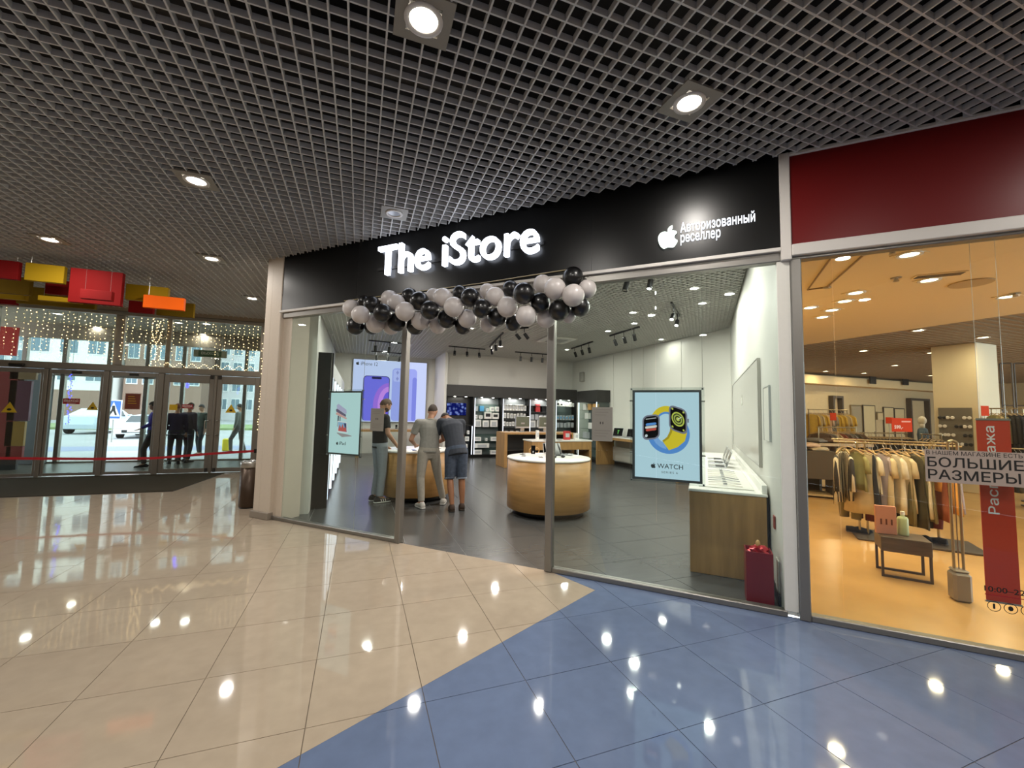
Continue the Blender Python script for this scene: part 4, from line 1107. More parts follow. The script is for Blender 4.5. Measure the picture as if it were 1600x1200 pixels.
x, y = on1(880, 706); laptop(x, y, h1, 2.2, 'silver laptop seen from behind on the lone round table, left of the slim one', s=1.0)
x, y = on1(901, 709); laptop(x, y, h1, 1.0, 'slim grey laptop seen edge-on at the right rim of the lone round table', s=.95, tilt=.3)
x, y = on1(856, 706)
t = thing('tablet', 'white tablet on a stand behind the post on the lone round table', 'tablet', (x, y, h1), -.2)
part('body', MB().box(-.09, .09, -.004, .004, .01, .2, .003, Matrix.Rotation(-.3, 4, 'X')), m_phw, t); part('stand', box(-.05, .05, 0, .09, 0, .01), m_alu, t); part('screen', MB().box(-.082, .082, -.006, -.004, .02, .19, 0, Matrix.Rotation(-.3, 4, 'X')), m_scr, t)
h2 = T2[3]
for k, (dx, dy, rz) in enumerate(((-.35, -.15, .4), (-.1, -.3, .1), (.18, .2, -.3), (-.3, .2, 1.0), (.42, -.05, -.6))):
    phone(T2[0] + dx, T2[1] + dy, h2, rz, 'phone lying on the round table of the three men, ' + ['left side', 'front middle', 'behind the grey polo man', 'far left rim', 'right side under the bent man'][k], (m_phw, m_phone)[k % 2], False)
# ---- right-hand counter along the wall (shop-front frame)
CT = .88
t = thing('long_counter', 'long oak counter with white top against the right store wall', 'counter', fw(-.12, .72), -PI / 4)
W_, L_ = .70, 5.2
part('end_panel', box(-.03, W_, -.02, .02, .0, CT - .03, .004), m_wood, t)
part('end_panel', box(-.03, W_, L_ - .04, L_, .0, CT - .03, .004), m_wood, t)
part('front_panel', box(-.03, .01, .02, L_ - .04, .0, CT - .03), m_wood, t)
part('worktop', box(-.04, W_, -.03, L_, CT - .03, CT, .006), m_top, t)
part('upstand', box(W_ - .05, W_, .0, L_, CT, CT + .09, .006), m_top, t)
part('inlay', box(.06, .60, .15, 1.9, CT, CT + .012, .004), m_white2, t)
part('dark_edge', box(W_ - .012, W_ + .004, -.026, -.02, .0, CT - .03), m_black, t)
def cw(u, v, z=0): return fw(-.12 + u, .72 + v, z)
m_strap = [M('strap_%d' % k, c, .6) for k, c in enumerate(('#e3dccd', '#c9c2b8', '#8d8f96', '#4a4d55', '#d8cfc6'))]
for k in range(8):
    v = .28 + .2 * k
    t = thing('display_watch', 'watch with open strap laid across the counter, ' + ORD[k] + ' from the glass', 'watch', cw(.33, v, CT + .012), -PI / 4, 'watches on the counter')
    mb = MB(); o = [Vector((x, 0, z)) for x, z in ((-.17, .004), (-.08, .012), (0, .018), (.08, .012), (.17, .004))]
    mb.ring_tube([[q + Vector((0, sy, sz)) for sy, sz in ((-.013, -.002), (.013, -.002), (.013, .002), (-.013, .002))] for q in o])
    part('strap', mb, m_strap[k % 5], t)
    part('case', box(-.022, .022, -.019, .019, .012, .027, .006), m_alu, t); part('screen', box(-.018, .018, -.015, .015, .027, .0285), m_scr, t)
for k, (v, lab) in enumerate(((2.35, 'open laptop on the right counter nearest the watches'), (2.95, 'open laptop on the right counter behind the nearest one'), (3.6, 'third laptop along the right counter, behind the poster panel'))):
    q = cw(.30, v, CT); laptop(q.x, q.y, CT, -PI / 4 - PI / 2 + .0, lab, s=1.15)
# things on the right wall
def wallthing(name, label, cat, n0, z0, w, h, d, mat, fr=None):
    t = thing(name, label, cat, fw(.6, n0, z0), -PI / 4)
    part('panel', box(-d, -.002, 0, w, 0, h, .004), mat, t)
    if fr:
        part('edge', MB().box(-d - .004, .0, -.012, 0, 0, h).box(-d - .004, 0, w, w + .012, 0, h).box(-d - .004, 0, 0, w, h, h + .01), fr, t)
    return t
t = wallthing('glossy_board', 'large pale glossy board on the right store wall above the counter', 'board', 1.27, 1.09, 4.6, 1.25, .03, m_cloud, m_steel)
part('emblem', emblem(MB(), .16, 2.2, .85, -.004, 0).xform(Matrix.Translation((-.031, 0, 0)) @ Matrix.Rotation(PI / 2, 4, 'Z') @ Matrix.Scale(-1, 4, (1, 0, 0)) if False else Matrix.Translation((-.031, 4.4, 0)) @ Matrix.Rotation(-PI / 2, 4, 'Z')), m_white2, t)
wallthing('information_sheet', 'white sheet in a slim holder on the right wall, nearest the glass', 'sheet', .52, 1.42, .40, .55, .015, m_white2, m_alu)
wallthing('call_point', 'small reddish switch plate low on the right store wall', 'switch', .36, .62, .07, .12, .015, M('call_red', '#8d3b30', .5))
wallthing('air_grille', 'small white ventilation plate near the floor on the right store wall', 'grille', .20, .10, .14, .28, .012, m_white2)
# red box in the corner
t = thing('red_box', 'dark red open box standing on the floor in the right corner of the window', 'box', fw(.435, .20), -PI / 4)
mr = M('red_lacquer', '#7d0d16', .3)
part('wall_panel', box(-.105, .105, -.105, -.095, 0, .46), mr, t); part('wall_panel', box(-.105, .105, .095, .105, 0, .46), mr, t)
part('wall_panel', box(-.105, -.095, -.095, .095, 0, .46), mr, t); part('wall_panel', box(.095, .105, -.095, .095, 0, .46), mr, t); part('bottom', box(-.095, .095, -.095, .095, 0, .01), mr, t)
rn = random.Random(5); b = MB()
b.sphere((0, 0, .43), (.085, .085, .07), 14, 9, lambda d, v: v * (1 + .22 * math.sin(9 * d.x + 3) * math.sin(8 * d.z + 7 * d.y)))
part('crumpled_wrap', b, M('red_foil', '#b5232a', .2, metal=.4), t)
b = MB(); b.sphere((0, 0, .51), (.02, .02, .035), 10, 6); part('bow', b, m_boxo, t)
# ---- rear display wall: cabinet bays
yf = 14.8
bays = [2.93, 3.96, 5.06, 6.16, 7.28, 8.22]
names = ['black television bay at the left end of the rear display wall', 'glass-shelved display bay right of the television', 'display bay full of hanging white packets, in the middle of the rear wall', 'display bay with red and black cases, hidden partly by the post', 'display bay in the right corner of the rear wall']
cab = []
for k, (a, b) in enumerate(zip(bays, bays[1:])):
    t = thing('display_cabinet', names[k], 'cabinet', (a, yf, 0), 0, 'cabinets of the rear display wall'); cab.append(t)
    w = b - a
    part('plinth', box(.0, w, 0, .4, 0, .10), m_black, t); part('canopy', box(0, w, -.03, .4, 2.22, 2.64, .004), m_dark, t)
    part('side_panel', box(0, .03, 0, .38, .1, 2.22), m_black, t); part('side_panel', box(w - .03, w, 0, .38, .1, 2.22), m_black, t)
    part('back_panel', box(.03, w - .03, .36, .40, .1, 2.22), m_black if k == 0 else m_interior, t)
    if k > 0: part('light_strip', box(.03, .055, .0, .02, .25 if k != 1 else .12, 2.18), m_led, t)
    if k == 0: part('light_strip', box(w - .055, w - .03, .0, .02, .12, 1.15), m_led, t)
    for s in (.3, .7):
        l = part('spot', MB().lathe([(.04, 0), (.04, .012)], 14, (w * s, .12 if k else -.0, 2.205)), m_lensc, t)
    lamp('lamp', 'AREA', (w / 2, .14, 2.19), 9 if k else 4, SCOL, .5, t)
    if k: 
        for z in ([.35, .60, .85, 1.12, 1.42, 1.70, 1.96] if k < 3 else [.35, .65, .95, 1.12, 1.42, 1.72, 1.96]): part('shelf', box(.03, w - .03, .06, .36, z - .008, z), m_shelf if k == 1 or k > 3 else m_interior, t)
    else:
        part('shelf_unit', box(.03, w - .03, .02, .36, 1.15, 1.19), m_black, t)
        for z in (.35, .60, .85): part('shelf', box(.03, w - .03, .06, .36, z - .008, z), m_shelf, t)
# television
t = thing('television', 'television with a blue picture in the black bay of the rear wall', 'television', (3.34, yf + .31, 1.52))
part('case', box(-.42, .42, 0, .045, 0, .48, .01), m_black, t)
tv = bpy.data.materials.new('blue_picture'); tv.use_nodes = True; nt = tv.node_tree; nt.nodes.clear()
o = nt.nodes.new('ShaderNodeOutputMaterial'); e = nt.nodes.new('ShaderNodeEmission'); v = nt.nodes.new('ShaderNodeTexVoronoi'); v.inputs['Scale'].default_value = 9
tc = nt.nodes.new('ShaderNodeTexCoord'); rp = nt.nodes.new('ShaderNodeValToRGB'); nt.links.new(tc.outputs['Object'], v.inputs['Vector']); nt.links.new(v.outputs['Distance'], rp.inputs[0]); nt.links.new(rp.outputs[0], e.inputs[0]); nt.links.new(e.outputs[0], o.inputs[0])
rp.color_ramp.elements[0].color = (*lin('#8fa6f0'), 1); rp.color_ramp.elements[1].color = (*lin('#10185c'), 1); rp.color_ramp.elements[1].position = .55; e.inputs[1].default_value = .9
part('screen', box(-.405, .405, -.003, .0, .015, .465), tv, t)
# goods on the shelves
packs = {}
rnp = random.Random(12)
def pack(w, h, d, mat, deco=None):
    key = (w, h, d, mat.name, deco)
    if key not in packs: packs[key] = (MB().box(-w / 2, w / 2, 0, d, 0, h, .004).mesh('carton', mat), MB().box(-w * .32, w * .32, -.0015, 0, h * (.3 if deco != 'band' else .1), h * .75).mesh('print', {None: m_boxg, 'dark': m_boxk, 'red': m_boxr, 'band': m_boxg, 'blue': m_boxb}[deco]))
    return packs[key]
cnt = {}
SHN = ['lowest', 'second', 'third', 'fourth', 'fifth', 'sixth', 'top']
def row(bay, zi, z, items, hang=False):
    """items: list of (x offset, w, h, material, deco)"""
    for j, (x, w, h, mat, deco) in enumerate(items):
        pm = pack(w, h, .05 if hang else .14, mat, deco)
        nm = 'boxed_product'
        col = {'white_carton': 'white', 'grey_carton': 'grey', 'blue_carton': 'blue', 'red_case': 'red', 'black_carton': 'black', 'tan_carton': 'tan'}[mat.name]
        bn = ['below the television', 'right of the television', 'in the middle bay', 'in the bay of cases', 'in the corner bay'][bay]
        t = thing(nm, '%s box on the %s shelf %s, %s from its left end' % (col, SHN[zi], bn, ORD[j]), 'box', (bays[bay] + x, yf + .10, z), 0, 'boxed goods on the rear display wall')
        part('carton', pm[0], None, t); part('print', pm[1], None, t)
        t.scale = (rnp.uniform(.86, 1.02), 1, rnp.uniform(.84, 1.08)); t.rotation_euler = (0, 0, rnp.uniform(-.08, .08))
def many(n, x0, x1, w, h, mat, deco=None): return [(x0 + (x1 - x0) * (k + .5) / n, w, h, mat, deco) for k in range(n)]
row(0, 0, .35 - .25 + .005, many(2, .15, .9, .30, .16, m_box)); row(0, 1, .35, many(2, .2, .9, .28, .14, m_box)); row(0, 2, .60, many(3, .25, .95, .17, .16, m_box)); row(0, 3, .85, many(4, .3, .95, .10, .14, m_box))
row(1, 0, .105, [(.22, .34, .17, m_box, None), (.85, .3, .17, m_box, None)]); row(1, 1, .35, [(.38, .55, .17, m_box, 'band')]); row(1, 2, .60, [(.2, .28, .15, m_box, None), (.55, .08, .10, m_box, None), (.85, .26, .15, m_box, None)])
row(1, 4, 1.12, [(.2, .27, .27, m_box, 'band'), (.5, .27, .27, m_box, 'band'), (.82, .30, .25, m_box, 'band')]); row(1, 5, 1.42, [(.12, .13, .14, m_box, None), (.3, .15, .14, m_box, None), (.58, .30, .26, m_box, 'dark'), (.88, .28, .26, m_box, 'dark')])
row(1, 6, 1.70, [(.14, .1, .2, m_boxg, None), (.34, .17, .23, m_boxb, 'blue'), (.56, .10, .12, m_box, None), (.75, .15, .18, m_box, None), (.94, .15, .17, m_box, None)])
for zi, z, n, h in ((4, 1.16, 8, .17), (5, 1.46, 7, .19), (6, 1.75, 8, .22)):
    row(2, zi, z, many(n, .08, 1.03, .10, h, m_box, 'band' if zi % 2 else None), True)
row(2, 1, .35, many(3, .1, 1.0, .26, .17, m_box)); row(2, 2, .60, many(4, .1, 1.0, .19, .16, m_boxg)); row(2, 3, .85, many(4, .1, 1.0, .2, .2, m_boxk))
row(3, 6, 1.72, [(.14, .16, .25, m_boxk, 'dark'), (.42, .20, .28, m_boxr, 'red'), (.68, .16, .26, m_boxk, 'dark'), (.9, .16, .26, m_box, None)]); row(3, 4, 1.12, [(.2, .27, .26, m_box, 'band'), (.5, .26, .30, m_box, 'dark'), (.82, .28, .28, m_box, 'band')]); row(3, 5, 1.42, many(5, .1, 1.0, .15, .2, m_boxg))
row(3, 1, .35, many(3, .1, 1.0, .26, .2, m_box)); row(3, 2, .65, many(3, .1, 1.0, .24, .18, m_boxk))
row(4, 6, 1.96, many(2, .08, .4, .14, .17, m_box, 'dark') + many(5, .42, .9, .08, .17, m_box)); row(4, 5, 1.42, many(6, .1, .9, .10, .2, m_boxg, 'blue')); row(4, 4, 1.12, many(5, .1, .9, .12, .2, m_boxg)); row(4, 2, .65, many(3, .1, .9, .22, .18, m_box))
# corner cabinet along the far wall
t = thing('corner_cabinet', 'tall glass cabinet with a dark canopy against the far wall, beside the rear corner', 'cabinet', (7.72, 12.45, 0))
part('plinth', box(0, .5, 0, 1.35, 0, .1), m_black, t); part('canopy', box(-.02, .52, -.02, 1.37, 2.1, 2.52, .004), m_dark, t); part('back_panel', box(.47, .5, 0, 1.35, .1, 2.1), m_interior, t)
for yy in (0, 1.32): part('side_panel', box(.0, .47, yy, yy + .02, .1, 2.1), m_glass2, t)
for yy in (.03, 1.28): part('light_strip', box(0, .025, yy, yy + .025, .12, 2.1), m_led, t)
for z in (.45, .8, 1.15, 1.5, 1.82): part('shelf', box(.02, .46, .03, 1.31, z - .008, z), m_shelf, t)
for k, (yy, z, c, w) in enumerate(((.25, 1.82, m_boxo, .2), (.6, 1.82, m_boxo, .2), (.95, 1.82, m_box, .16), (.3, 1.5, m_boxg, .2), (.8, 1.5, m_box, .2), (.5, 1.15, m_box, .3), (.9, .8, m_boxg, .25))):
    u = thing('boxed_product', '%s box in the tall corner cabinet, %s' % ({'tan_carton': 'tan', 'white_carton': 'white', 'grey_carton': 'grey'}[c.name], ['top shelf near end', 'top shelf middle', 'top shelf far end', 'second shelf near end', 'second shelf far end', 'third shelf', 'fourth shelf'][k]), 'box', (7.9, 12.45 + yy, z), PI / 2, 'boxed goods in the corner cabinet')
    pm = pack(w, .22, .14, c); part('carton', pm[0], None, u); part('print', pm[1], None, u)
# long desk by the far wall
t = thing('oak_desk', 'oak desk with a panel leg standing against the far panelled wall', 'desk', (7.50, 8.3, 0))
part('desk_top', box(0, .72, 0, 3.9, .87, .95, .004), m_wood, t); part('top_inlay', box(.0, .72, 0.02, 3.88, .95, .962), m_top, t)
for yy in (.05, 3.78): part('panel_leg', box(.0, .68, yy, yy + .08, 0, .87, .004), m_wood, t)
part('modesty_panel', box(.62, .66, .13, 3.78, .15, .6), m_white2, t)
for k, (px, py, lab) in enumerate(((962, 680, 'dark screened laptop with a green mark on the far desk'), (981, 680, 'dark laptop at the poster edge on the far desk'))):
    q = Vector((7.85, 11.6 - .75 * k, .962)); l = laptop(q.x, q.y, .962, -PI / 2 + .25, lab, s=1.3, tilt=.28)
    if k == 0:
        mt = Matrix.Translation((0, .108 * 1.3, .012)) @ Matrix.Rotation(-.28, 4, 'X')
        part('screen_mark', MB().box(-.03, .05, -.004, -.002, .17, .20, 0, mt).box(-.01, .02, -.004, -.002, .08, .17, 0, mt), E('green_glow', '#7fd86a', .8), l)
# cashier counters in the middle
t = thing('cashier_counter', 'oak cashier counter with a slab side, behind the lone round table', 'counter', (4.18, 11.95, 0))
part('top', box(0, 2.4, 0, .8, 1.0, 1.06, .004), m_wood, t); part('side_slab', box(0, .10, .0, .8, 0, 1.0, .004), m_wood, t); part('side_slab', box(2.3, 2.4, 0, .8, 0, 1.0, .004), m_wood, t); part('back_panel', box(.1, 2.3, .5, .55, .1, 1.0), m_dark, t); part('shelf', box(.1, 2.3, .05, .5, .5, .53), m_dark, t)
t = thing('low_display_table', 'lower oak table with a white top in front of the cashier counter', 'table', (4.70, 11.05, 0))
part('top', box(0, 2.0, 0, .7, .84, .88, .004), m_top, t); part('apron', box(.02, 1.98, .02, .68, .6, .84), m_wood, t)
for xx in (.02, 1.90): part('side_panel', box(xx, xx + .08, .02, .68, 0, .6), m_wood, t)
def imac(x, y, z, rz, lab):
    t = thing('desktop_computer', lab, 'computer', (x, y, z), rz)
    part('screen_case', box(-.27, .27, -.015, .02, .12, .50, .006), m_alu, t); part('screen', box(-.25, .25, -.018, -.015, .17, .485), M('olive_screen', '#5f6354', .3), t)
    part('neck', MB().box(-.07, .07, .02, .03, .01, .3, 0, Matrix.Rotation(.15, 4, 'X')), m_alu, t); part('foot', box(-.1, .1, -.06, .12, 0, .01, .003), m_alu, t)
imac(4.92, 12.35, 1.06, .2, 'desktop computer with a greenish screen on the cashier counter, left one'); imac(5.75, 12.4, 1.06, .1, 'desktop computer on the cashier counter, right one partly hidden')
for k, (x, w, h, mat, lab) in enumerate(((5.0, .07, .28, m_box, 'slim white box upright on the low display table'), (5.45, .30, .30, m_box, 'clear white package with a dark picture on the low display table'), (5.98, .20, .26, m_boxr, 'red case stand on the low display table'), (6.3, .14, .2, m_box, 'white box at the right end of the low display table'))):
    u = thing('boxed_product', lab, 'box', (x, 11.3, .88), 0); pm = pack(w, h, .10, mat, 'dark' if k == 1 else None); part('carton', pm[0], None, u); part('print', pm[1], None, u)
for k, x in enumerate((5.15, 5.35, 5.62)): phone(x, 11.12, .88, .3 * k, 'small dark phone lying at the front of the low display table, ' + ('left', 'middle', 'right')[k], m_phone, False)
# ---- left wall: lit strip shelving with a black end panel
t = thing('lit_shelving', 'tall shelving with vertical light strips and a black end panel on the left store wall', 'shelving', (XL, 7.7, 0))
D = .48
part('end_panel', box(0, D, 0, .05, 0, 2.62, .004), m_black, t); part('canopy', box(0, D, .05, 5.6, 2.2, 2.45), m_white2, t); part('plinth', box(0, D - .03, .05, 5.6, 0, .12), m_black, t); part('back_panel', box(0, .03, .05, 5.6, .12, 2.2), M('lilac_wash_lining', '#a7a8c4', .4), t)  # lilac back panel: purple light on the wall painted into its colour
for k in range(6):
    yy = .1 + 1.05 * k
    part('light_strip', box(D - .035, D, yy, yy + .045, .12, 2.2), m_led, t)
    part('divider', box(.03, D - .04, yy, yy + .03, .12, 2.2), m_white2, t)
    if k < 5:
        for z in (.5, .9, 1.3, 1.7): part('shelf', box(.03, D - .05, yy + .05, yy + 1.0, z - .01, z), m_shelf, t)
# ---- phone poster at the far end (plane Y = YP)
pa, pb = ony(552, 562, YP), ony(664, 661, YP)
pz0, pz1 = 1.20, 3.62; px0, px1 = pa.x, pb.x
t = thing('poster_lightbox', 'large lit wall poster of two lilac phones at the far left end of the store', 'lit poster', (px0, YP - .002, pz0))
w, h = px1 - px0, pz1 - pz0
EP = 1.0
part('case', box(0, w, -.08, 0, 0, h, .01), m_alu, t); part('print', box(.02, w - .02, -.083, -.08, .02, h - .02), E('poster_lilac_sky', '#c9d4fb', EP), t)
def art2(poly, c, y, nm, e=EP): art(t, [(a * w, b * h) for a, b in poly], c, e, y, nm)
def rr(x0, x1, z0, z1, r=.04):
    return [(a / w, b / h) for a, b in rrect((x1 - x0) * w, (z1 - z0) * h, r * w, 5, (x0 + x1) / 2 * w, (z0 + z1) / 2 * h)]
Y0_ = .0835
art2(rr(.14, .49, .02, .74, .05), '#3f3f78', Y0_, 'front_phone_edge'); art2(rr(.15, .48, .02, .73, .045), '#7472e6', Y0_ + .0015, 'front_phone_screen')
ringp = [(a, b) for a, b in ell(.42, .28, .28, .38, 26, 0, PI * .5, PI * 1.32)]; 
art2([(.48, .62)] + [p for p in ell(.48, .27, .20, .36, 20, 0, PI * .5, PI * 1.25)] + [(.48, .02)], '#a06fe0', Y0_ + .003, 'screen_wave'); art2([(.48, .58)] + [p for p in ell(.48, .27, .14, .30, 20, 0, PI * .5, PI * 1.3)] + [(.48, .03)], '#c98bec', Y0_ + .0045, 'screen_wave')
art2([(.48, .50)] + [p for p in ell(.48, .27, .08, .22, 20, 0, PI * .5, PI * 1.35)] + [(.48, .05)], '#6f5fe0', Y0_ + .006, 'screen_wave')
art2(rr(.25, .38, .69, .725, .012), '#22224a', Y0_ + .003, 'notch')
art2(rr(.52, .86, .02, .88, .05), '#9fa9f2', Y0_, 'rear_phone_back'); art2(rr(.80, .86, .02, .74, .03), '#7f88e0', Y0_ + .0015, 'rear_phone_edge')
art2(rr(.535, .65, .66, .86, .03), '#b5bdf8', Y0_ + .0015, 'camera_plate')
for z in (.81, .71): art2([(.59 + a / w * .06 * w * 1.0, z + b) for a, b in ell(0, 0, .036, .042, 18)], '#3c3f70', Y0_ + .003, 'camera_lens'); art2([(.59 + a, z + b) for a, b in ell(0, 0, .018, .021, 14)], '#8f96d8', Y0_ + .0045, 'camera_lens')
part('emblem', emblem(MB(), .14, .17, h * .93, -.0855, -.083), mdk, t); part('lettering', text_mb('iPhone 12', .62, .14, .28, h * .90, -.083, .002, .0), mdk, t)
# desk under it
t = thing('oak_desk', 'light oak desk with slab legs below the big phone poster', 'desk', (-.05, 15.4, 0))
part('desk_top', box(0, 2.75, 0, .75, .90, .98, .004), m_wood, t); part('slab_leg', box(0, .1, 0, .72, 0, .90, .004), m_wood, t); part('slab_leg', box(2.65, 2.75, 0, .72, 0, .9, .004), m_wood, t)
for k in range(3): phone(.5 + .8 * k, 15.6, .98, 0, 'phone on a stand on the desk under the phone poster, ' + ('left', 'middle', 'right')[k], m_phone)
# ---- track lights
m_head = M('black_spot_housing', '#101010', .4)
def track(x, y, ang, n, L, label, tilt=.5, face=0.0, glow=(), drop=.10, z=ZS):
    t = thing('track_light', label, 'track light', (x, y, z), ang)
    part('track', box(-L / 2, L / 2, -.018, .018, -.035, .0), m_head, t)
    for k in range(n):
        xx = -L / 2 + L * (k + .5) / n
        part('stem', MB().tube([(xx, 0, -.035), (xx, 0, -.035 - drop)], .010, 6), m_head, t)
        mt = Matrix.Translation((xx, 0, -.035 - drop - .02)) @ Matrix.Rotation(face + .15 * (k - 1), 4, 'Z') @ Matrix.Rotation(tilt, 4, 'X')
        b = MB(); b.sm = False; b.lathe([(.03, .0), (.042, -.01), (.042, -.17), (.036, -.17), (.034, -.155)], 14); b.xform(mt)
        h = part('spot_head', b, m_head, t)
        part('lens', MB().lathe([(.034, -.158), (.034, -.150)], 14).xform(mt), m_lensc if k in glow else M('dim_lens', '#c9c4b8', .2), h)
    return t
def tk(px0, py0, px1, py1, n, label, zt=3.78, **k):
    a, b = onz(px0, py0, zt), onz(px1, py1, zt); m = (a + b) / 2; v = b - a
    return track(m.x, m.y, math.atan2(v.y, v.x), n, v.length, label, z=ZS, **k)
tk(701, 541, 758, 546, 3, 'black track with three spots left of the middle, in front of the rear wall', tilt=.45, face=2.9)
tk(765, 542, 786, 520, 3, 'black track with three glowing spots below the balloons, seen end-on', tilt=.6, face=1.2, glow=(0, 1, 2))
tk(805, 550, 856, 554, 3, 'black track with spots close to the tall post, in front of the rear wall', tilt=.1, face=0)
tk(893, 545, 926, 534, 3, 'black track with three spots right of the tall post', tilt=.5, face=.5)
tk(953, 525, 999, 511, 3, 'black track with three spots, rightmost and nearest the far panelled wall', tilt=.6, face=.5)
tk(576, 532, 640, 538, 3, 'black track with three spots in front of the big phone poster, nearer one', tilt=.3, face=0, glow=(1,))
tk(580, 549, 632, 553, 3, 'black track with three spots in front of the big phone poster, farther one', tilt=.2, face=0, glow=(1, 2))
tk(800, 514, 826, 512, 2, 'pair of glowing spots under the right part of the balloon garland', tilt=.7, face=-.8, glow=(0, 1))
tk(962, 432, 1036, 427, 2, 'two black spots near the head rail of the right window', tilt=.35, face=2.6, glow=(1,), drop=.05)
tk(1049, 473, 1061, 494, 2, 'pair of stacked glowing spots near the far panelled wall', tilt=.7, face=1.5, glow=(0, 1), drop=.12)
# cassette air conditioner and speaker
p = [onz(*q, ZS) for q in ((825, 533), (880, 520), (905, 528), (870, 538))]
c = sum(p, Vector()) / 4
t = thing('ceiling_cassette', 'square white air conditioner cassette in the store ceiling behind the tall post', 'air conditioner', (c.x, c.y, ZS - .03))
part('fascia', box(-.45, .45, -.45, .45, -.01, .03, .01), m_white2, t); part('intake', box(-.25, .25, -.25, .25, -.02, -.01), M('grille_grey', '#9a9a96', .5), t)
for k in range(4): part('louvre', MB().box(-.28, .28, -.40, -.31, -.016, -.008, .0, Matrix.Rotation(k * PI / 2, 4, 'Z')), M('louvre_grey', '#c9c9c4', .5), t)
q = onx(906, 578, XR)
solo('loudspeaker', box(XR - .14, XR, 14.2, 14.42, 2.95, 3.32, .02), M('speaker_grey', '#9f9c94', .5), 'small pale loudspeaker high in the right rear corner of the store', 'speaker')
# ================================================================ CLOTHES SHOP
m_rail = M('chrome_rail', '#a59678', .3, metal=.85); m_rackb = M('rack_base', '#4a4038', .5); m_hang = M('hanger_wood', '#b79a72', .5)
GC = {'stripe': None, 'olive': '#8b8558', 'cream': '#c9b797', 'white': '#d3c8b4', 'navy': '#2c3040', 'mauve': '#a89aa0', 'khaki': '#7b7150', 'dark': '#46402f', 'orange': '#d99a4e', 'rust': '#8a4a32', 'wine': '#6a2a30', 'yellow': '#c9a23e', 'black': '#1f1c1b', 'grey': '#77716a', 'sand': '#b7a27c', 'blue': '#4d6072', 'pink': '#d9b79a', 'red': '#a8322a', 'brown': '#5f4836'}
def cloth(c):
    if c == 'stripe':
        if 'cloth_stripe' in MATS: return MATS['cloth_stripe']
        m = M('cloth_stripe', '#2a2628', .8); nt = m.node_tree; b = nt.nodes['Principled BSDF']
        tc = nt.nodes.new('ShaderNodeTexCoord'); w = nt.nodes.new('ShaderNodeTexWave'); w.bands_direction = 'Y'; w.inputs['Scale'].default_value = 5.5; rp = nt.nodes.new('ShaderNodeValToRGB')
        rp.color_ramp.interpolation = 'CONSTANT'; rp.color_ramp.elements[0].color = (*lin('#2a2628'), 1); rp.color_ramp.elements[1].position = .62; rp.color_ramp.elements[1].color = (*lin('#c9bda8'), 1)
        nt.links.new(tc.outputs['Object'], w.inputs['Vector']); nt.links.new(w.outputs['Fac'], rp.inputs[0]); nt.links.new(rp.outputs[0], b.inputs['Base Color']); return m
    return M('cloth_' + c, GC[c], .85, noise=(14, .07))
def garment_mesh(w, L, sleeve, flare, seed, neck=.07):
    """hangs from z = 0 downwards; shoulders along y, thickness along x"""
    rn = random.Random(seed); mb = MB(); mb.sm = True
    n = 28; prof = [(0, .35), (-.03, .62), (-.06, .92), (-.12, 1.0), (-.26, .93), (-.42, .90 + flare * .3), (-.6, .92 + flare * .6), (-.8, .96 + flare), (-1.0, 1.0 + flare * 1.2)]
    rings = []; ph = rn.random() * 6; fq = rn.choice((5, 6, 7))
    for k, (z, wk) in enumerate(prof):
        zz = z * L if z < -.12 else z * .6
        d = .014 + .024 * min(1, -z * 2.2); amp = .0 + .016 * min(1, max(0, -z - .12) * 1.6)
        ring = []
        for i in range(n):
            a = 2 * PI * i / n
            f = 1 + 0 * a
            y = math.cos(a) * w / 2 * wk; x = math.sin(a) * d * (1 - .25 * abs(math.cos(a)))
            x += amp * math.sin(fq * a + ph + z * 1.5) ; 
            ring.append((x + .012 * math.sin(ph + 3 * z), y, zz + (.012 * math.sin(3 * a + ph) if k == len(prof) - 1 else 0)))
        rings.append(ring)
    mb.ring_tube(rings)
    if sleeve:
        for s in (-1, 1):
            mb.tube([(0, s * w * .42, -.05), (0.006, s * (w * .5 + .0), -.10), (.010, s * (w * .5 + .012), -.13 - sleeve * .5), (.014, s * (w * .5 + .016), -.13 - sleeve)], [.020, .030, .034, .036], 10)
    return mb
def trousers_mesh(w, L, seed):
    mb = MB(); mb.sm = True
    mb.ring_tube([[(math.sin(a) * .03, math.cos(a) * w / 2 * k, z) for a in [2 * PI * i / 18 for i in range(18)]] for z, k in ((0, .9), (-.08, 1), (-.28, 1.08))])
    for s in (-1, 1): mb.tube([(0, s * w * .25, -.24), (.01, s * w * .27, -.6 * L), (0.02 * s, s * w * .26, -L)], [w * .27, w * .22, w * .17], 12)
    return mb
def hanger(t, w):
    part('hanger', MB().tube([(0, -w * .42, -.01), (0, -.04, .035), (0, 0, .04), (0, .04, .035), (0, w * .42, -.01)], .009, 6), m_hang, t)
    part('hook', MB().tube([(0, 0, .04), (0, 0, .09), (.0, .02, .105), (0, .03, .13), (0, .015, .148), (0, -.01, .150), (0, -.022, .138)], .004, 6), m_steel, t)
gcache = {}
def garment(kind, col, P, rz, label, w=.40, L=.7, sleeve=.16, flare=.1, seed=1, group=None):
    key = (kind, w, L, sleeve, flare, seed, col)
    nm = {'shirt': 'hanging_shirt', 'dress': 'hanging_dress', 'trousers': 'hanging_trousers', 'jacket': 'hanging_jacket', 'skirt': 'hanging_skirt'}[kind]
    if key not in gcache:
        gcache[key] = (garment_mesh(w, L, sleeve, flare, seed) if kind != 'trousers' else trousers_mesh(w, L, seed)).mesh('garment', cloth(col))
    t = thing(nm, label, {'trousers': 'trousers'}.get(kind, kind), P, rz, group)
    part('fabric', gcache[key], None, t); hanger(t, w)
    return t
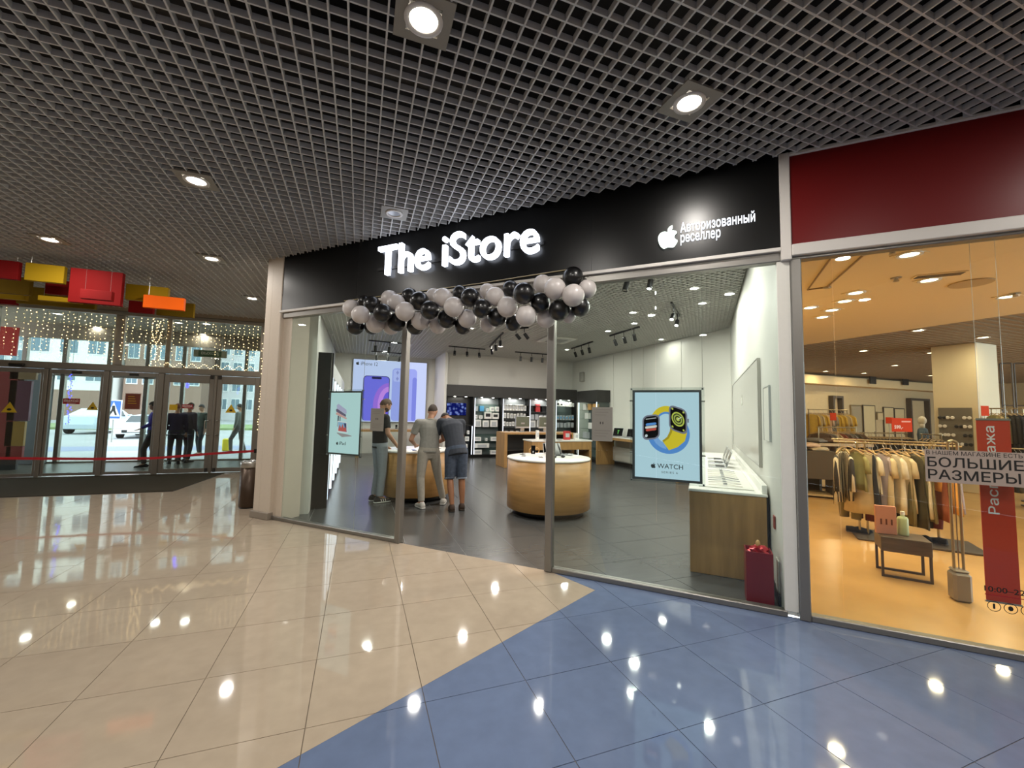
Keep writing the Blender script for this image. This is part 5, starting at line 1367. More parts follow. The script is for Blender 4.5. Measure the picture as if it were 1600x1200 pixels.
# ---- front rail, parallel to the shop front
ra, rb = onz(1309, 690, 1.33), onz(1478, 697, 1.33)
mid = (ra + rb) / 2; rv = (rb - ra); ang = math.atan2(rv.y, rv.x); L = rv.length
t = thing('clothes_rail', 'chrome clothes rail with a dark floor plate, nearest the clothes shop glass', 'clothes rail', (mid.x, mid.y, 0), ang)
part('rail', MB().tube([(-L / 2 - .05, 0, 1.33), (L / 2 + .15, 0, 1.33)], .013, 10), m_rail, t)
part('rail', MB().tube([(-L / 2 - .05, .16, 1.36), (L / 2 + .15, .16, 1.36)], .013, 10), m_rail, t)
for x in (-L * .30, -L * .22, L * .42):
    part('post', MB().tube([(x, .08, .02), (x, .08, 1.36)], .014, 8), m_rail, t); part('bracket', MB().tube([(x, 0, 1.33), (x, .16, 1.36)], .010, 8), m_rail, t)
part('floor_plate', box(-L / 2 + .15, L / 2 + .3, -.25, .45, 0, .025, .006), m_rackb, t)
ca, sa = math.cos(ang), math.sin(ang)
def onrail(u, v=0): return (mid.x + ca * u - sa * v, mid.y + sa * u + ca * v)
front = [('shirt', 'stripe', .02, .52, .72, .42, -.5, 'dark striped blouse at the left end of the front rail'), ('shirt', 'stripe', .08, .50, .66, .40, -.2, 'second dark striped blouse hanging behind the first one'), ('shirt', 'olive', .17, .46, .52, .15, .9, 'olive short top with a tied neck on the front rail'), ('skirt', 'cream', .22, .44, .86, 0, .95, 'long cream skirt under the olive top on the front rail'),
         ('shirt', 'white', .30, .40, .55, .16, .5, 'white shirt right of the olive top'), ('dress', 'navy', .34, .36, .80, 0, .3, 'narrow navy dress beside the white shirt'), ('shirt', 'mauve', .39, .42, .86, .15, .5, 'long mauve grey shirt in the middle of the front rail'),
         ('shirt', 'cream', .45, .44, .80, .18, .5, 'long cream shirt in the middle of the front rail'), ('shirt', 'white', .52, .44, .78, .18, .55, 'white shirt with folded sleeves right of the cream one'), ('shirt', 'cream', .57, .42, .76, .17, .55, 'last cream shirt before the khaki dresses'),
         ('dress', 'khaki', .64, .40, .92, 0, .45, 'khaki sleeveless dress, left of the pair'), ('dress', 'dark', .70, .40, .95, 0, .45, 'dark olive dress, right of the pair'), ('shirt', 'khaki', .75, .42, .85, .14, .5, 'khaki shirt beside the dark olive dress'),
         ('shirt', 'white', .80, .40, .80, .14, .5, 'white shirt half hidden by the orange top'), ('shirt', 'orange', .85, .42, .44, .16, .6, 'orange short top on the front rail'), ('dress', 'rust', .89, .38, .82, 0, .4, 'rust brown dress beside the orange top'),
         ('skirt', 'orange', .95, .44, .72, 0, .7, 'orange skirt at the right end of the front rail'), ('shirt', 'mauve', 1.0, .40, .70, .15, .5, 'pale mauve shirt at the right end of the front rail')]
for k, (kd, c, u, w, Lg, sl, rz, lab) in enumerate(front):
    x, y = onrail(-L / 2 + L * u)
    garment(kd, c, (x, y, 1.33 - .145), ang + rz * .75 + .25 * math.sin(k * 2.3), lab, w * (.92 + .12 * math.sin(k * 1.7)), Lg, sl, .25 if kd in ('skirt', 'dress') else .08, k + 1, 'clothes on the front rail')
for k, (c, u) in enumerate((('khaki', .12), ('wine', .26), ('black', .5), ('grey', .68), ('black', .78), ('wine', .86))):
    x, y = onrail(-L / 2 + L * u, .16)
    garment('trousers', c, (x, y, 1.36 - .145), ang + .9, '%s trousers on the rear bar of the front rail, %s from the left' % ({'khaki': 'khaki', 'wine': 'wine red', 'black': 'black', 'grey': 'grey'}[c], ORD[k]), .34, 1.0, 0, 0, k, 'trousers behind the front rail')
# shoes under the rail
for k, (u, v) in enumerate(((.18, .1), (.24, .16), (.70, .12), (.80, .15), (.88, .08))):
    x, y = onrail(-L / 2 + L * u, v)
    t = thing('display_shoe', 'dark shoe on the floor plate of the front rail, %s from the left' % ORD[k], 'shoe', (x, y, .025), ang + .6 * k, 'shoes under the front rail')
    b = MB(); b.sm = True; b.ring_tube([[(xx, yy * wd, z0 + zz * ht) for yy, zz in ((-1, 0), (1, 0), (.9, .7), (0, 1), (-.9, .7))] for xx, wd, z0, ht in ((-.13, .028, 0.012, .07), (-.06, .035, .012, .075), (.03, .038, .012, .05), (.10, .036, .012, .03), (.135, .02, .012, .02))]); part('upper', b, cloth('black'), t)
    part('sole', box(-.135, .135, -.036, .036, 0, .014, .006), m_rackb, t)
# ---- low bench table with goods
pb = onz(1417, 900)
t = thing('low_table', 'low dark table on two square loop legs in front of the rail', 'table', (5.55, 2.83, 0), -PI / 4 - .12)
TW_, TD_, TH_ = .40, .34, .42
part('table_top', box(-TW_ / 2, TW_ / 2, -TD_ / 2, TD_ / 2, .27, TH_, .004), M('dark_oak_block', '#57493a', .45, noise=(4, .2), stretch=(1, 6, 6)), t)
for s in (-1, 1):
    y = s * (TD_ / 2 - .03)
    part('loop_leg', MB().box(-TW_ / 2, -TW_ / 2 + .022, y - .011, y + .011, 0, .27).box(TW_ / 2 - .022, TW_ / 2, y - .011, y + .011, 0, .27).box(-TW_ / 2 + .022, TW_ / 2 - .022, y - .011, y + .011, 0, .022), m_rackb, t)
t = thing('pink_box', 'pink display card with three small figures on the low dark table', 'box', (5.47, 2.93, TH_), -PI / 4)
part('card', box(-.09, .09, -.02, .02, 0, .30, .004), M('pink_card', '#c98a72', .6), t)
for k in range(3): part('figure', box(-.05 + .045 * k, -.035 + .045 * k, -.022, -.02, .10, .16), M('card_brown', '#6a3526', .6), t)
t = thing('lotion_bottle', 'pale green bottle with a white cap beside the pink card', 'bottle', (5.60, 2.84, TH_))
b = MB(); b.sm = True; b.lathe([(.045, 0), (.048, .01), (.048, .17), (.04, .19), (.018, .20), (.018, .215)], 20); part('body', b, M('pale_green_plastic', '#c4d3a4', .35), t); part('cap', MB().lathe([(.02, .215), (.02, .25)], 14), m_box, t)
# ---- security gate at the entrance and the tall red banner
g = onz(1501, 938)
t = thing('security_gate', 'grey security gate post with two slim chrome bars beside the glass', 'security gate', (g.x, g.y, 0), -PI / 4)
part('foot', box(-.065, .065, -.07, .07, 0, .26, .02), M('gate_grey', '#8f8579', .35, metal=.3), t); part('foot_cap', box(-.055, .055, -.06, .06, .26, .285, .012), M('gate_grey', '#8f8579', .35), t)
for s in (-1, 1): part('bar', MB().tube([(s * .033, 0, .28), (s * .033, 0, 1.42), (s * .03, 0, 1.46)], .011, 10), m_rail, t)
part('bridge', MB().tube([(-.03, 0, 1.46), (0, 0, 1.475), (.03, 0, 1.46)], .014, 8), m_rail, t)
part('inner_plate', box(-.003, .003, -.004, .004, .28, 1.45), M('gate_plate', '#7a5f4a', .3), t)
a, b = onf(1525, 655, .12), onf(1590, 940, .12)
t = thing('sale_banner', 'tall red hanging banner with white upright lettering behind the clothes shop glass', 'banner', fw(a.x, .12, .34), -PI / 4)
TZ0, TZ1 = onf(1552, 803, .12).z, onf(1560, 666, .12).z
w, h = .18, 1.33
w = onf(1580, 800, .12).x - onf(1527, 800, .12).x + .0
part('banner_face', box(0, w, 0, .006, 0, h), M('banner_red_cloth', '#cc3a1c', .5), t)
part('lettering', text_mb('Распродажа', TZ1 - TZ0, .075, w * .62, TZ0 - .34, -.001, .002, .006, PI / 2), m_stwh, t)
part('bottom_bar', box(-.005, w + .005, -.004, .010, -.012, 0), m_steel, t); part('top_bar', box(-.005, w + .005, -.004, .010, h, h + .015), m_steel, t)
for x in (.02, w - .02): part('wire', MB().tube([(x, .003, h + .015), (x, .003, 3.3 - .34)], .0015, 4), m_steel, t)
# ---- pillar with a sunglasses board
PX, PY = 13.6, 6.0
pl, pr = onx(1458, 620, PX), onx(1530, 620, PX)
struct('pillar', box(PX, PX + .9, min(pl.y, pr.y) , max(pl.y, pr.y) + .0, 0, 3.55, .01), M('shop_pillar', '#d8cbae', .6))
y0, y1 = sorted((onx(1468, 690, PX - .05).y, onx(1520, 690, PX - .05).y))
t = thing('eyewear_board', 'grey board of round sunglasses fixed to the cream pillar', 'display board', (PX - .04, y0, 1.0))
bw = y1 - y0
part('board', box(0, .04, 0, bw, -.6, 1.0), M('board_grey', '#6f6a62', .35), t)
rn = random.Random(8)
for i in range(4):
    for k in range(7):
        if rn.random() < .2: continue
        yy = bw * (i + .5) / 4; zz = -.5 + .21 * k
        mb = MB()
        for s in (-1, 1): mb.lathe([(.035, 0), (.04, .008), (.03, .014)], 12).xform(Matrix.Translation((-.012, yy + s * .045, zz)) @ Matrix.Rotation(-PI / 2, 4, 'Y'), len(mb.v) - 36)
        mb.box(-.016, -.008, yy - .02, yy + .02, zz + .005, zz + .012)
        gl = thing('sunglasses', 'round glasses on the pillar board, row %s from below, %s from the right' % (ORD[k], ORD[i]), 'sunglasses', (PX - .04, y0, 1.0), 0, 'sunglasses on the pillar board')
        part('lenses', mb, m_phw if rn.random() < .6 else m_boxk, gl); part('arm', MB().box(-.012, -.002, yy - .09, yy - .08, zz + .003, zz + .01).box(-.012, -.002, yy + .08, yy + .09, zz + .003, zz + .01), m_rackb, gl)  # white lens colour paints in the sparkle on most pairs
# ---- rear wall: mirrors / fitting-room doors, frames
YR = 12.0
for k, (a, b, c, d, kind) in enumerate(((1328, 1345, 634, 664, 'm'), (1347, 1366, 634, 668, 'd'), (1369, 1378, 645, 656, 's'), (1379, 1395, 637, 668, 'd'), (1396, 1412, 639, 668, 'd'))):
    p0, p1 = ony(a, c, YR), ony(b, d, YR)
    t = thing({'m': 'tall_mirror', 'd': 'fitting_room_door', 's': 'wall_notice'}[kind], {'m': 'pale mirror on the rear wall left of the fitting room doors', 's': 'small notice on the rear wall between the doors', 'd': 'cream fitting room door with a dark edge, %s from the left' % ORD[max(0, [1, 3, 4].index(k) if k in (1, 3, 4) else 0)]}[kind], {'m': 'mirror', 'd': 'door', 's': 'notice'}[kind], (p0.x, YR - .01, max(p1.z, .05) if kind == 's' else (.9 if kind == 'm' else .03)))
    w = p1.x - p0.x; h = p0.z - t.location.z
    part('panel', box(0, w, -.04, 0, 0, h, .005), M('door_cream', '#cdb98f', .5) if kind != 'm' else M('pale_mirror', '#cfc6b0', .08, metal=.6), t)
    part('edge', MB().box(-.04, 0, -.05, 0, 0, h + .04).box(w, w + .02, -.05, 0, 0, h + .04).box(0, w, -.05, 0, h, h + .04), m_rackb if kind == 'd' else m_rail, t)
    if kind == 'd': part('handle', box(w - .1, w - .06, -.07, -.04, h * .45, h * .5), m_steel, t)
for (a, b, c, d), lab in (((1300, 1319, 618, 700), 'dark door frame on the rear wall near the yellow clothes'), ((1421, 1455, 622, 700), 'dark portal frame on the rear wall left of the pillar')):
    p0, p1 = ony(a, c, YR - .15), ony(b, d, YR - .15); t = thing('portal_frame', lab, 'frame', (p0.x, YR - .15, 0)); w, h = p1.x - p0.x, p0.z
    part('jamb', box(0, .10, -.05, .14, 0, h), m_rackb, t); part('jamb', box(w - .1, w, -.05, .14, 0, h), m_rackb, t); part('head', box(.1, w - .1, -.05, .14, h - .1, h), m_rackb, t)
struct('trim_11', box(XR + .2, 29, YR - .5, YR, 3.1, 3.45, .01), m_warmceil)
for k, (px, py) in enumerate(((1331, 582), (1364, 597), (1415, 599))):
    q = onz(px, py, 3.35); q = ony(px, py, 11.4)
    solo('exit_plate', box(q.x - .2, q.x + .2, 11.38, 11.42, q.z - .08, 3.55), m_boxk, 'small dark sign hanging under the far ceiling, %s from the left' % ORD[k], 'sign')
# ---- rails and tables of clothes further back
def back_rail(a, b, z, n, cols, lab, glab, kind='jacket', Lg=.75, w=.46, sl=.45, rzo=.0):
    va = b - a; ang = math.atan2(va.y, va.x); L = va.length; m = (a + b) / 2
    t = thing('clothes_rail', lab, 'clothes rail', (m.x, m.y, 0), ang)
    part('rail', MB().tube([(-L / 2, 0, z), (L / 2, 0, z)], .014, 8), m_rail, t)
    for x in (-L / 2 + .03, L / 2 - .03): part('post', MB().tube([(x, 0, .02), (x, 0, z)], .014, 8), m_rail, t); part('foot', box(x - .03, x + .03, -.25, .25, 0, .03, .008), m_rackb, t)
    for k in range(n):
        u = -L / 2 + L * (k + .5) / n; c = cols[k % len(cols)]
        garment(kind, c, (m.x + math.cos(ang) * u, m.y + math.sin(ang) * u, z - .145), ang + rzo, '%s %s on the %s, %s from the left' % (c, kind, glab, ORD[k]), w, Lg, sl, .06, 30 + k % 3, 'clothes on the ' + glab)
a, b = onz(1283, 664, 1.45), onz(1343, 664, 1.45)
def P2(px, py, dist):      # point at a given forward distance
    r = ray(px, py); return EYE + r * dist
back_rail(P2(1277, 662, 10.2), P2(1338, 660, 10.6), 1.46, 8, ['brown', 'grey', 'sand', 'rust', 'brown', 'grey', 'dark', 'brown'], 'rail of brown and grey jackets behind the box of folded clothes', 'rail of brown jackets', rzo=.6)
back_rail(P2(1344, 672, 11.3), P2(1418, 672, 11.3), 1.32, 14, ['black', 'navy', 'black', 'dark', 'black', 'navy'], 'rail of dark clothes under the red price sign', 'rail of dark clothes', 'jacket', .8, .46, .4, .5)
back_rail(P2(1438, 668, 10.4), P2(1472, 672, 9.8), 1.34, 6, ['navy', 'blue', 'black', 'sand', 'black', 'navy'], 'rail of blue and dark clothes left of the sunglasses board', 'rail of blue clothes', 'jacket', .8, .46, .4, .6)
back_rail(P2(1262, 640, 12.5), P2(1325, 642, 12.5), 1.95, 9, ['yellow', 'sand', 'yellow', 'pink', 'grey', 'yellow', 'yellow', 'sand', 'yellow'], 'high rail of yellow clothes in front of the rear wall', 'high rail of yellow clothes', 'shirt', .85, .42, .2, .9)
back_rail(P2(1545, 622, 9.5), P2(1600, 622, 9.0), 1.98, 7, ['olive', 'sand', 'khaki', 'black', 'black', 'navy', 'black'], 'high rail of khaki and black clothes behind the red banner', 'high rail behind the red banner', 'jacket', .85, .46, .5, .7)
back_rail(P2(1560, 688, 8.4), P2(1606, 690, 8.2), 1.15, 6, ['black', 'dark', 'black', 'grey', 'black', 'navy'], 'low rail of black clothes behind the banner', 'low rail behind the banner', 'jacket', .7, .44, .4, .6)
# box of folded clothes
p = onz(1288, 762)
t = thing('folding_table', 'dark box table holding folded clothes beside the silver post', 'table', (9.2, 6.45, 0), -PI / 4)
part('body', box(-.75, .55, -.35, .35, .40, .98, .01), M('dark_box', '#4b4034', .6), t); part('frame_leg', box(-.72, -.68, -.3, .3, 0, .40), m_rackb, t); part('frame_leg', box(.48, .52, -.3, .3, 0, .40), m_rackb, t); part('lower_shelf', box(-.68, .48, -.3, .3, .04, .08), M('pale_shelf', '#b59a70', .5), t)
rn = random.Random(4)
for k, (u, v, c, z) in enumerate(((-.5, 0, 'pink', .98), (-.1, 0, 'pink', .98), (.28, 0, 'cream', .98), (-.3, .05, 'cream', 1.06), (.1, -.05, 'pink', 1.06))):
    q = Matrix.Rotation(-PI / 4, 3, 'Z') @ Vector((u, v, 0))
    t = thing('folded_garment', '%s folded garment on the dark box table, %s' % ('pale pink' if c == 'pink' else 'cream', ['bottom layer left', 'bottom layer middle', 'bottom layer right', 'upper layer left', 'upper layer right'][k]), 'folded clothes', (9.2 + q.x, 6.45 + q.y, z), -PI / 4 + .1 * k, 'folded clothes on the dark box table')
    b = MB(); b.sm = True; b.sphere((0, 0, .04), (.21, .24, .05), 18, 8, lambda d, v: Vector((max(-.18, min(.18, v.x)), max(-.2, min(.2, v.y)), v.z + .008 * math.sin(7 * d.x + k)))); part('fabric', b, cloth(c), t)
    part('fold', box(-.16, .16, -.195, -.18, .01, .05, .005), cloth(c), t)
for k, (c, w0) in enumerate((('grey', 0), ('brown', .45), ('pink', .9), ('rust', 1.3))):
    q = P2(1272 + 22 * k, 684, 9.6)
    t = thing('folded_garment', '%s folded garment on the pale shelf behind the dark box table' % c, 'folded clothes', (q.x, q.y, 1.12), .2 * k, 'folded clothes on the pale shelf')
    b = MB(); b.sm = True; b.sphere((0, 0, .05), (.2, .22, .06), 16, 8); part('fabric', b, cloth(c), t); part('fold', box(-.14, .14, -.21, -.19, .02, .06, .006), cloth(c), t)
a, b = P2(1262, 690, 9.6), P2(1345, 690, 9.6); m = (a + b) / 2
t = thing('shelf_table', 'long shelf table behind the dark box table', 'table', (m.x, m.y, 0), math.atan2((b - a).y, (b - a).x)); L = (b - a).length
part('table_top', box(-L / 2, L / 2, -.35, .35, 1.06, 1.12, .005), M('pale_shelf', '#b59a70', .5), t)
for x in (-L / 2 + .05, L / 2 - .05): part('leg', box(x - .03, x + .03, -.3, .3, 0, 1.06), m_rackb, t)
# price signs on the rail
def price(px0, py0, px1, py1, dist, lab, lett):
    a, b = P2(px0, py0, dist), P2(px1, py1, dist); m = (a + b) / 2; v = b - a; w = math.hypot(v.x, v.y); h = abs(v.z)
    t = thing('price_sign', lab, 'price sign', (m.x, m.y, m.z), math.atan2(v.y, v.x))
    part('card', box(-w / 2, w / 2, 0, .01, -h / 2, h / 2, .003), M('price_red', '#cc3e16', .7, spec=.1), t)
    if lett:
        part('lettering', text_mb('599,-', w * .42, h * .30, -w * .38, -h * .33, -.0005, .002, .015), m_stwh, t); part('print_line', box(-.02 * w, w * .42, -.002, 0, h * .2, h * .3), M('faint_pink', '#e8a08a', .5), t)
    part('rod', MB().tube([(0, .02, -h / 2), (0, .02, -m.z + .02)], .006, 6), m_steel, t); part('foot', MB().lathe([(.11, 0), (.11, .02)], 16, (0, .02, -m.z)), m_rackb, t)
price(1393, 653, 1426, 675, 8.6, 'red price sign with white figures above the front rail', True)
price(1384, 652, 1396, 662, 10.9, 'small red sign half hidden behind the price sign', False)
price(1297, 645, 1307, 657, 11.5, 'small red sign beside the yellow clothes', False)
price(1533, 634, 1546, 650, 8.9, 'small red square sign above the tall red banner', False)
# mannequin
q = P2(1443, 700, 11.2)
t = thing('mannequin', 'white headed mannequin in a dark blue top left of the pillar', 'mannequin', (q.x, q.y, 0), .4)
b = MB(); b.sm = True; b.sphere((0, 0, 1.68), (.075, .09, .115), 16, 10); b.tube([(0, 0, 1.45), (0, 0, 1.62)], .05, 10); part('head', b, M('mannequin_white', '#e8e2d6', .35), t)
b = MB(); b.sm = True; b.ring_tube([[(math.cos(a) * wx, math.sin(a) * wy, z) for a in [2 * PI * i / 16 for i in range(16)]] for z, wx, wy in ((.95, .17, .11), (1.1, .15, .1), (1.3, .19, .12), (1.44, .2, .1), (1.48, .08, .06))])
for s in (-1, 1): b.tube([(s * .19, 0, 1.42), (s * .26, .02, 1.15), (s * .27, .06, .92)], [.055, .045, .035], 8)
part('top', b, cloth('blue'), t)
b = MB(); b.sm = True
for s in (-1, 1): b.tube([(s * .09, 0, .97), (s * .1, 0, .5), (s * .1, 0, .06)], [.09, .065, .05], 10)
part('trousers', b, cloth('black'), t); part('base', MB().lathe([(.18, 0), (.18, .02), (.02, .03)], 20), m_steel, t)
# right: black tube frames and glass vitrine
fa = P2(1545, 600, 10.5)
for k, (px, pw, lab) in enumerate(((1540, 16, 'left tall black tube frame above the high rail'), (1562, 18, 'middle tall black tube frame above the high rail'), (1584, 18, 'right tall black tube frame above the high rail'))):
    a, b = P2(px, 568, 10.5), P2(px + pw, 568, 10.4); v = b - a; w = math.hypot(v.x, v.y)
    t = thing('tube_frame', lab, 'frame', (a.x, a.y, 0), math.atan2(v.y, v.x))
    for x in (0, w): part('upright', MB().tube([(x, 0, 0), (x, 0, a.z)], .018, 6), m_rackb, t)
    for z in (a.z, 2.1): part('crossbar', MB().tube([(0, 0, z), (w, 0, z)], .018, 6), m_rackb, t)
# far glass vitrine above the banner
a, b = P2(1530, 614, 9.9), P2(1572, 648, 9.9)

# ---- fittings on the smooth cream ceiling
a, b, c, d = (onz(*q, 3.3) for q in ((1262, 452), (1292, 448), (1352, 395), (1300, 400)))
t = thing('ceiling_hatch', 'thin framed service hatch in the cream ceiling nearest the silver post', 'hatch', (a.x, a.y, 3.3))
fr = MB(); q = [(v - a) for v in (a, b, c, d)]
for u, v in zip(q, q[1:] + q[:1]): fr.tube([(u.x, u.y, -.006), (v.x, v.y, -.006)], .010, 6)
part('frame', fr, m_warmceil2, t)
for v in q[1:3]: part('latch', MB().box(v.x - .03, v.x + .03, v.y - .03, v.y + .03, -.02, -.001), m_steel, t)
for k, (px, py, lab) in enumerate(((1394, 390, 'small sprinkler rose in the cream ceiling left of the nearest lamp'), (1400, 434, 'small sprinkler rose in the cream ceiling left of the second lamp'), (1586, 458, 'small sprinkler rose in the cream ceiling beside the lamp by the edge'))):
    v = onz(px, py, 3.3); t = thing('sprinkler', lab, 'sprinkler', (v.x, v.y, 3.3)); part('rose', MB().lathe([(.05, -.008), (.05, 0)], 16), m_steel, t); part('nozzle', MB().lathe([(.012, -.05), (.03, -.045), (.012, -.008)], 10), m_steel, t)
v = onz(1467, 429, 3.3)
t = thing('air_diffuser', 'slim dark air slot in the cream ceiling beside the second lamp', 'vent', (v.x, v.y, 3.3), -PI / 4); part('frame', box(-.22, .22, -.07, .07, -.01, 0, .004), m_warmceil, t)
for k in range(3): part('blade', box(-.20, .20, -.05 + .04 * k, -.03 + .04 * k, -.014, -.01), m_rackb, t)
v = onz(1517, 442, 3.3)
solo('ceiling_disc', MB().lathe([(.19, -.012), (.19, 0)], 28, (v.x, v.y, 3.3)), M('speaker_disc', '#a98f66', .7), 'flat round speaker disc in the cream ceiling', 'speaker')
# ================================================================ PEOPLE (one continuous body each; hair, clothes and shoes are children)
def solidify_mesh(mb, voxel, name, mat, smooth=6):
    me = mb.mesh(name + '_raw', mat)
    o = bpy.data.objects.new(name + '_raw', me); COL.objects.link(o)
    m = o.modifiers.new('r', 'REMESH'); m.mode = 'VOXEL'; m.voxel_size = voxel; m.use_smooth_shade = True
    s = o.modifiers.new('s', 'SMOOTH'); s.iterations = smooth; s.factor = .5
    dg = bpy.context.evaluated_depsgraph_get(); dg.update()
    out = bpy.data.meshes.new_from_object(o.evaluated_get(dg), depsgraph=dg)
    bpy.data.objects.remove(o); bpy.data.meshes.remove(me)
    out.name = name; out.materials.clear(); out.materials.append(mat)
    return out
def capsule(mb, a, b, r0, r1, n=12, flat=False):
    a, b = Vector(a), Vector(b); d = (b - a).normalized()
    pts, rs = [], []
    if not flat:
        for k in (-.98, -.8, -.5): pts.append(a + d * r0 * k); rs.append(r0 * math.sqrt(1 - k * k))
    for k in range(5): pts.append(a.lerp(b, k / 4)); rs.append(r0 + (r1 - r0) * k / 4)
    if not flat:
        for k in (.5, .8, .98): pts.append(b + d * r1 * k); rs.append(r1 * math.sqrt(1 - k * k))
    mb.tube(pts, rs, n)
def torso(mb, secs, n=18):
    """secs: (centre, half width, half depth); width runs along x of the figure"""
    rings = []
    for i, (c, wx, wy) in enumerate(secs):
        c = Vector(c); t = (Vector(secs[min(i + 1, len(secs) - 1)][0]) - Vector(secs[max(i - 1, 0)][0])).normalized()
        X = Vector((1, 0, 0)); X = (X - t * X.dot(t)).normalized(); Yv = t.cross(X)
        rings.append([c + X * wx * math.cos(2 * PI * k / n) + Yv * wy * math.sin(2 * PI * k / n) * (1 if abs(math.cos(2 * PI * k / n)) < 2 else 1) for k in range(n)])
    mb.ring_tube(rings)
def head_fn(d, q):
    q = q.copy()
    if d.z < 0: q.x *= 1 + .22 * d.z; q.y += .012 * (-d.z) * max(0, d.y)
    if d.y > 0:
        q.y += .020 * math.exp(-((d.x / .16) ** 2 + ((d.z + .18) / .16) ** 2))            # nose
        q.y -= .010 * math.exp(-(((abs(d.x) - .36) / .17) ** 2 + ((d.z - .02) / .12) ** 2))  # eye sockets
        q.y += .006 * math.exp(-((d.x / .28) ** 2 + ((d.z + .48) / .07) ** 2))            # lips
    if d.y < 0: q.y *= 1.04
    return q
def person(label, loc, rz, J, wear, skin=m_skin, voxel=.0075, hair=('#3a2a20', .0), bald=False, beard=None, bag=None):
    """J: joints in the figure's frame (x to its right, y forward, z up)"""
    t = thing('person', label, 'person', loc, rz)
    V = {k: Vector(v) for k, v in J.items()}
    mb = MB()
    pel, chest, neck, hd = V['pelvis'], V['chest'], V['neck'], V['head']
    mid = (pel + chest) / 2 + Vector((0, -.01, .0))
    secs = [(pel + (pel - mid).normalized() * .08, .10, .08), (pel, .155, .105), (mid, .135, .095), (chest, .17, .11), (chest.lerp(neck, .55), .15, .09), (neck, .06, .058)]
    torso(mb, secs)
    hax = V.get('look', Vector((0, 1, 0))).normalized(); hup = (hd - neck).normalized()
    hup = V['up'].normalized() if 'up' in V else hup
    hx = hax.cross(hup).normalized(); hy = hup.cross(hx).normalized()
    HM = Matrix(((hx.x, hy.x, hup.x, hd.x), (hx.y, hy.y, hup.y, hd.y), (hx.z, hy.z, hup.z, hd.z), (0, 0, 0, 1)))
    capsule(mb, neck - (hd - neck) * .2, hd - hup * .02 - hy * .02, .055, .052)
    s0 = len(mb.v); mb.sphere((0, 0, 0), (.076, .096, .118), 28, 20, head_fn)
    for s in (-1, 1): mb.sphere((s * .076, -.008, -.008), (.011, .022, .032), 10, 8)
    mb.xform(HM, s0)
    for s, nm in ((-1, 'l'), (1, 'r')):
        sh, el, wr = V['sh_' + nm], V['el_' + nm], V['wr_' + nm]
        capsule(mb, sh, el, .050, .039); capsule(mb, el, wr, .041, .027)
        capsule(mb, chest.lerp(neck, .5), sh, .07, .055)
        hv = V.get('hand_' + nm, (wr - el)).normalized(); side = V.get('thumb_' + nm, Vector((-s, .4, 0)))
        side = (side - hv * side.dot(hv)).normalized(); nrm = hv.cross(side)
        pc = wr + hv * .045
        for k in range(4):
            u = (1.5 - k) / 1.5 * .030
            capsule(mb, wr + hv * .01 + side * u * .5, wr + hv * .085 + side * u, .014, .0125, 8)
        for k, Lf in enumerate((.066, .076, .070, .054)):
            u = (1.5 - k) / 1.5 * .031; b0 = wr + hv * .088 + side * u; b1 = b0 + hv * Lf * .55 + nrm * s * .012; b2 = b1 + hv * Lf * .4 + nrm * s * .026
            capsule(mb, b0, b1, .0098, .0088, 8); capsule(mb, b1, b2, .0088, .0072, 8)
        th0 = wr + hv * .035 + side * .028; th1 = th0 + (hv + side * .9).normalized() * .04; th2 = th1 + (hv + side * .25).normalized() * .035
        capsule(mb, wr + hv * .015 + side * .012, th0, .015, .0125, 8); capsule(mb, th0, th1, .0125, .0105, 8); capsule(mb, th1, th2, .0105, .008, 8)
        hp, kn, an, toe = V['hip_' + nm], V['kn_' + nm], V['an_' + nm], V['toe_' + nm]
        capsule(mb, hp, kn, .085, .056); capsule(mb, kn, an.lerp(kn, .62), .055, .054); capsule(mb, an.lerp(kn, .62), an, .054, .036)
        heel = an + (an - toe).normalized() * .02; heel.z = toe.z
        capsule(mb, an, (an + toe) / 2, .036, .032); capsule(mb, heel, toe, .034, .028)
    part('body', solidify_mesh(mb, voxel, 'body', skin), None, t)
    # eyes
    for s in (-1, 1):
        b = MB(); b.sm = True; b.sphere((s * .030, .079, .003), .011, 10, 8); b.xform(HM); part('eye', b, M('eye_white', '#d9d2c8', .2), t)
        b = MB(); b.sphere((s * .030, .088, .003), .0048, 8, 6); b.xform(HM); part('pupil', b, M('pupil', '#1b1310', .2), t)
    # hair
    hm = M('hair_' + hair[0].strip('#'), hair[0], .75, noise=(60, .25))
    b = MB(); b.sm = True
    def cap(d, q):
        q = head_fn(d, q)
        front = d.y > .25
        lim = (.42 if front else -.05 - .35 * max(0, -d.y))
        k = 1.075 if d.z > lim else .93
        if bald and d.z > .55: k = 1.012
        return q * k
    b.sphere((0, 0, .004), (.076, .096, .118), 28, 20, cap); b.xform(HM); part('hair', b, hm, t)
    if beard:
        b = MB(); b.sm = True
        b.sphere((0, 0, 0), (.076, .096, .118), 28, 20, lambda d, q: head_fn(d, q) * (1.07 if (d.z < -.38 and d.y > -.1 and not (abs(d.x) < .2 and -.52 < d.z < -.42)) else .92)); b.xform(HM)
        part('beard', b, M('beard_' + beard.strip('#'), beard, .8), t)
    # top garment
    w = wear['top']; tm = w['mat']; g = MB(); gr = .018
    torso(g, [(pel + (pel - mid).normalized() * w.get('hem', .02), .168, .12), (pel + (mid - pel) * .25, .168, .12), (mid, .158, .115), (chest, .188, .125), (chest.lerp(neck, .45), .178, .108), (chest.lerp(neck, .8), .09, .075), (chest.lerp(neck, .95), .068, .065)])
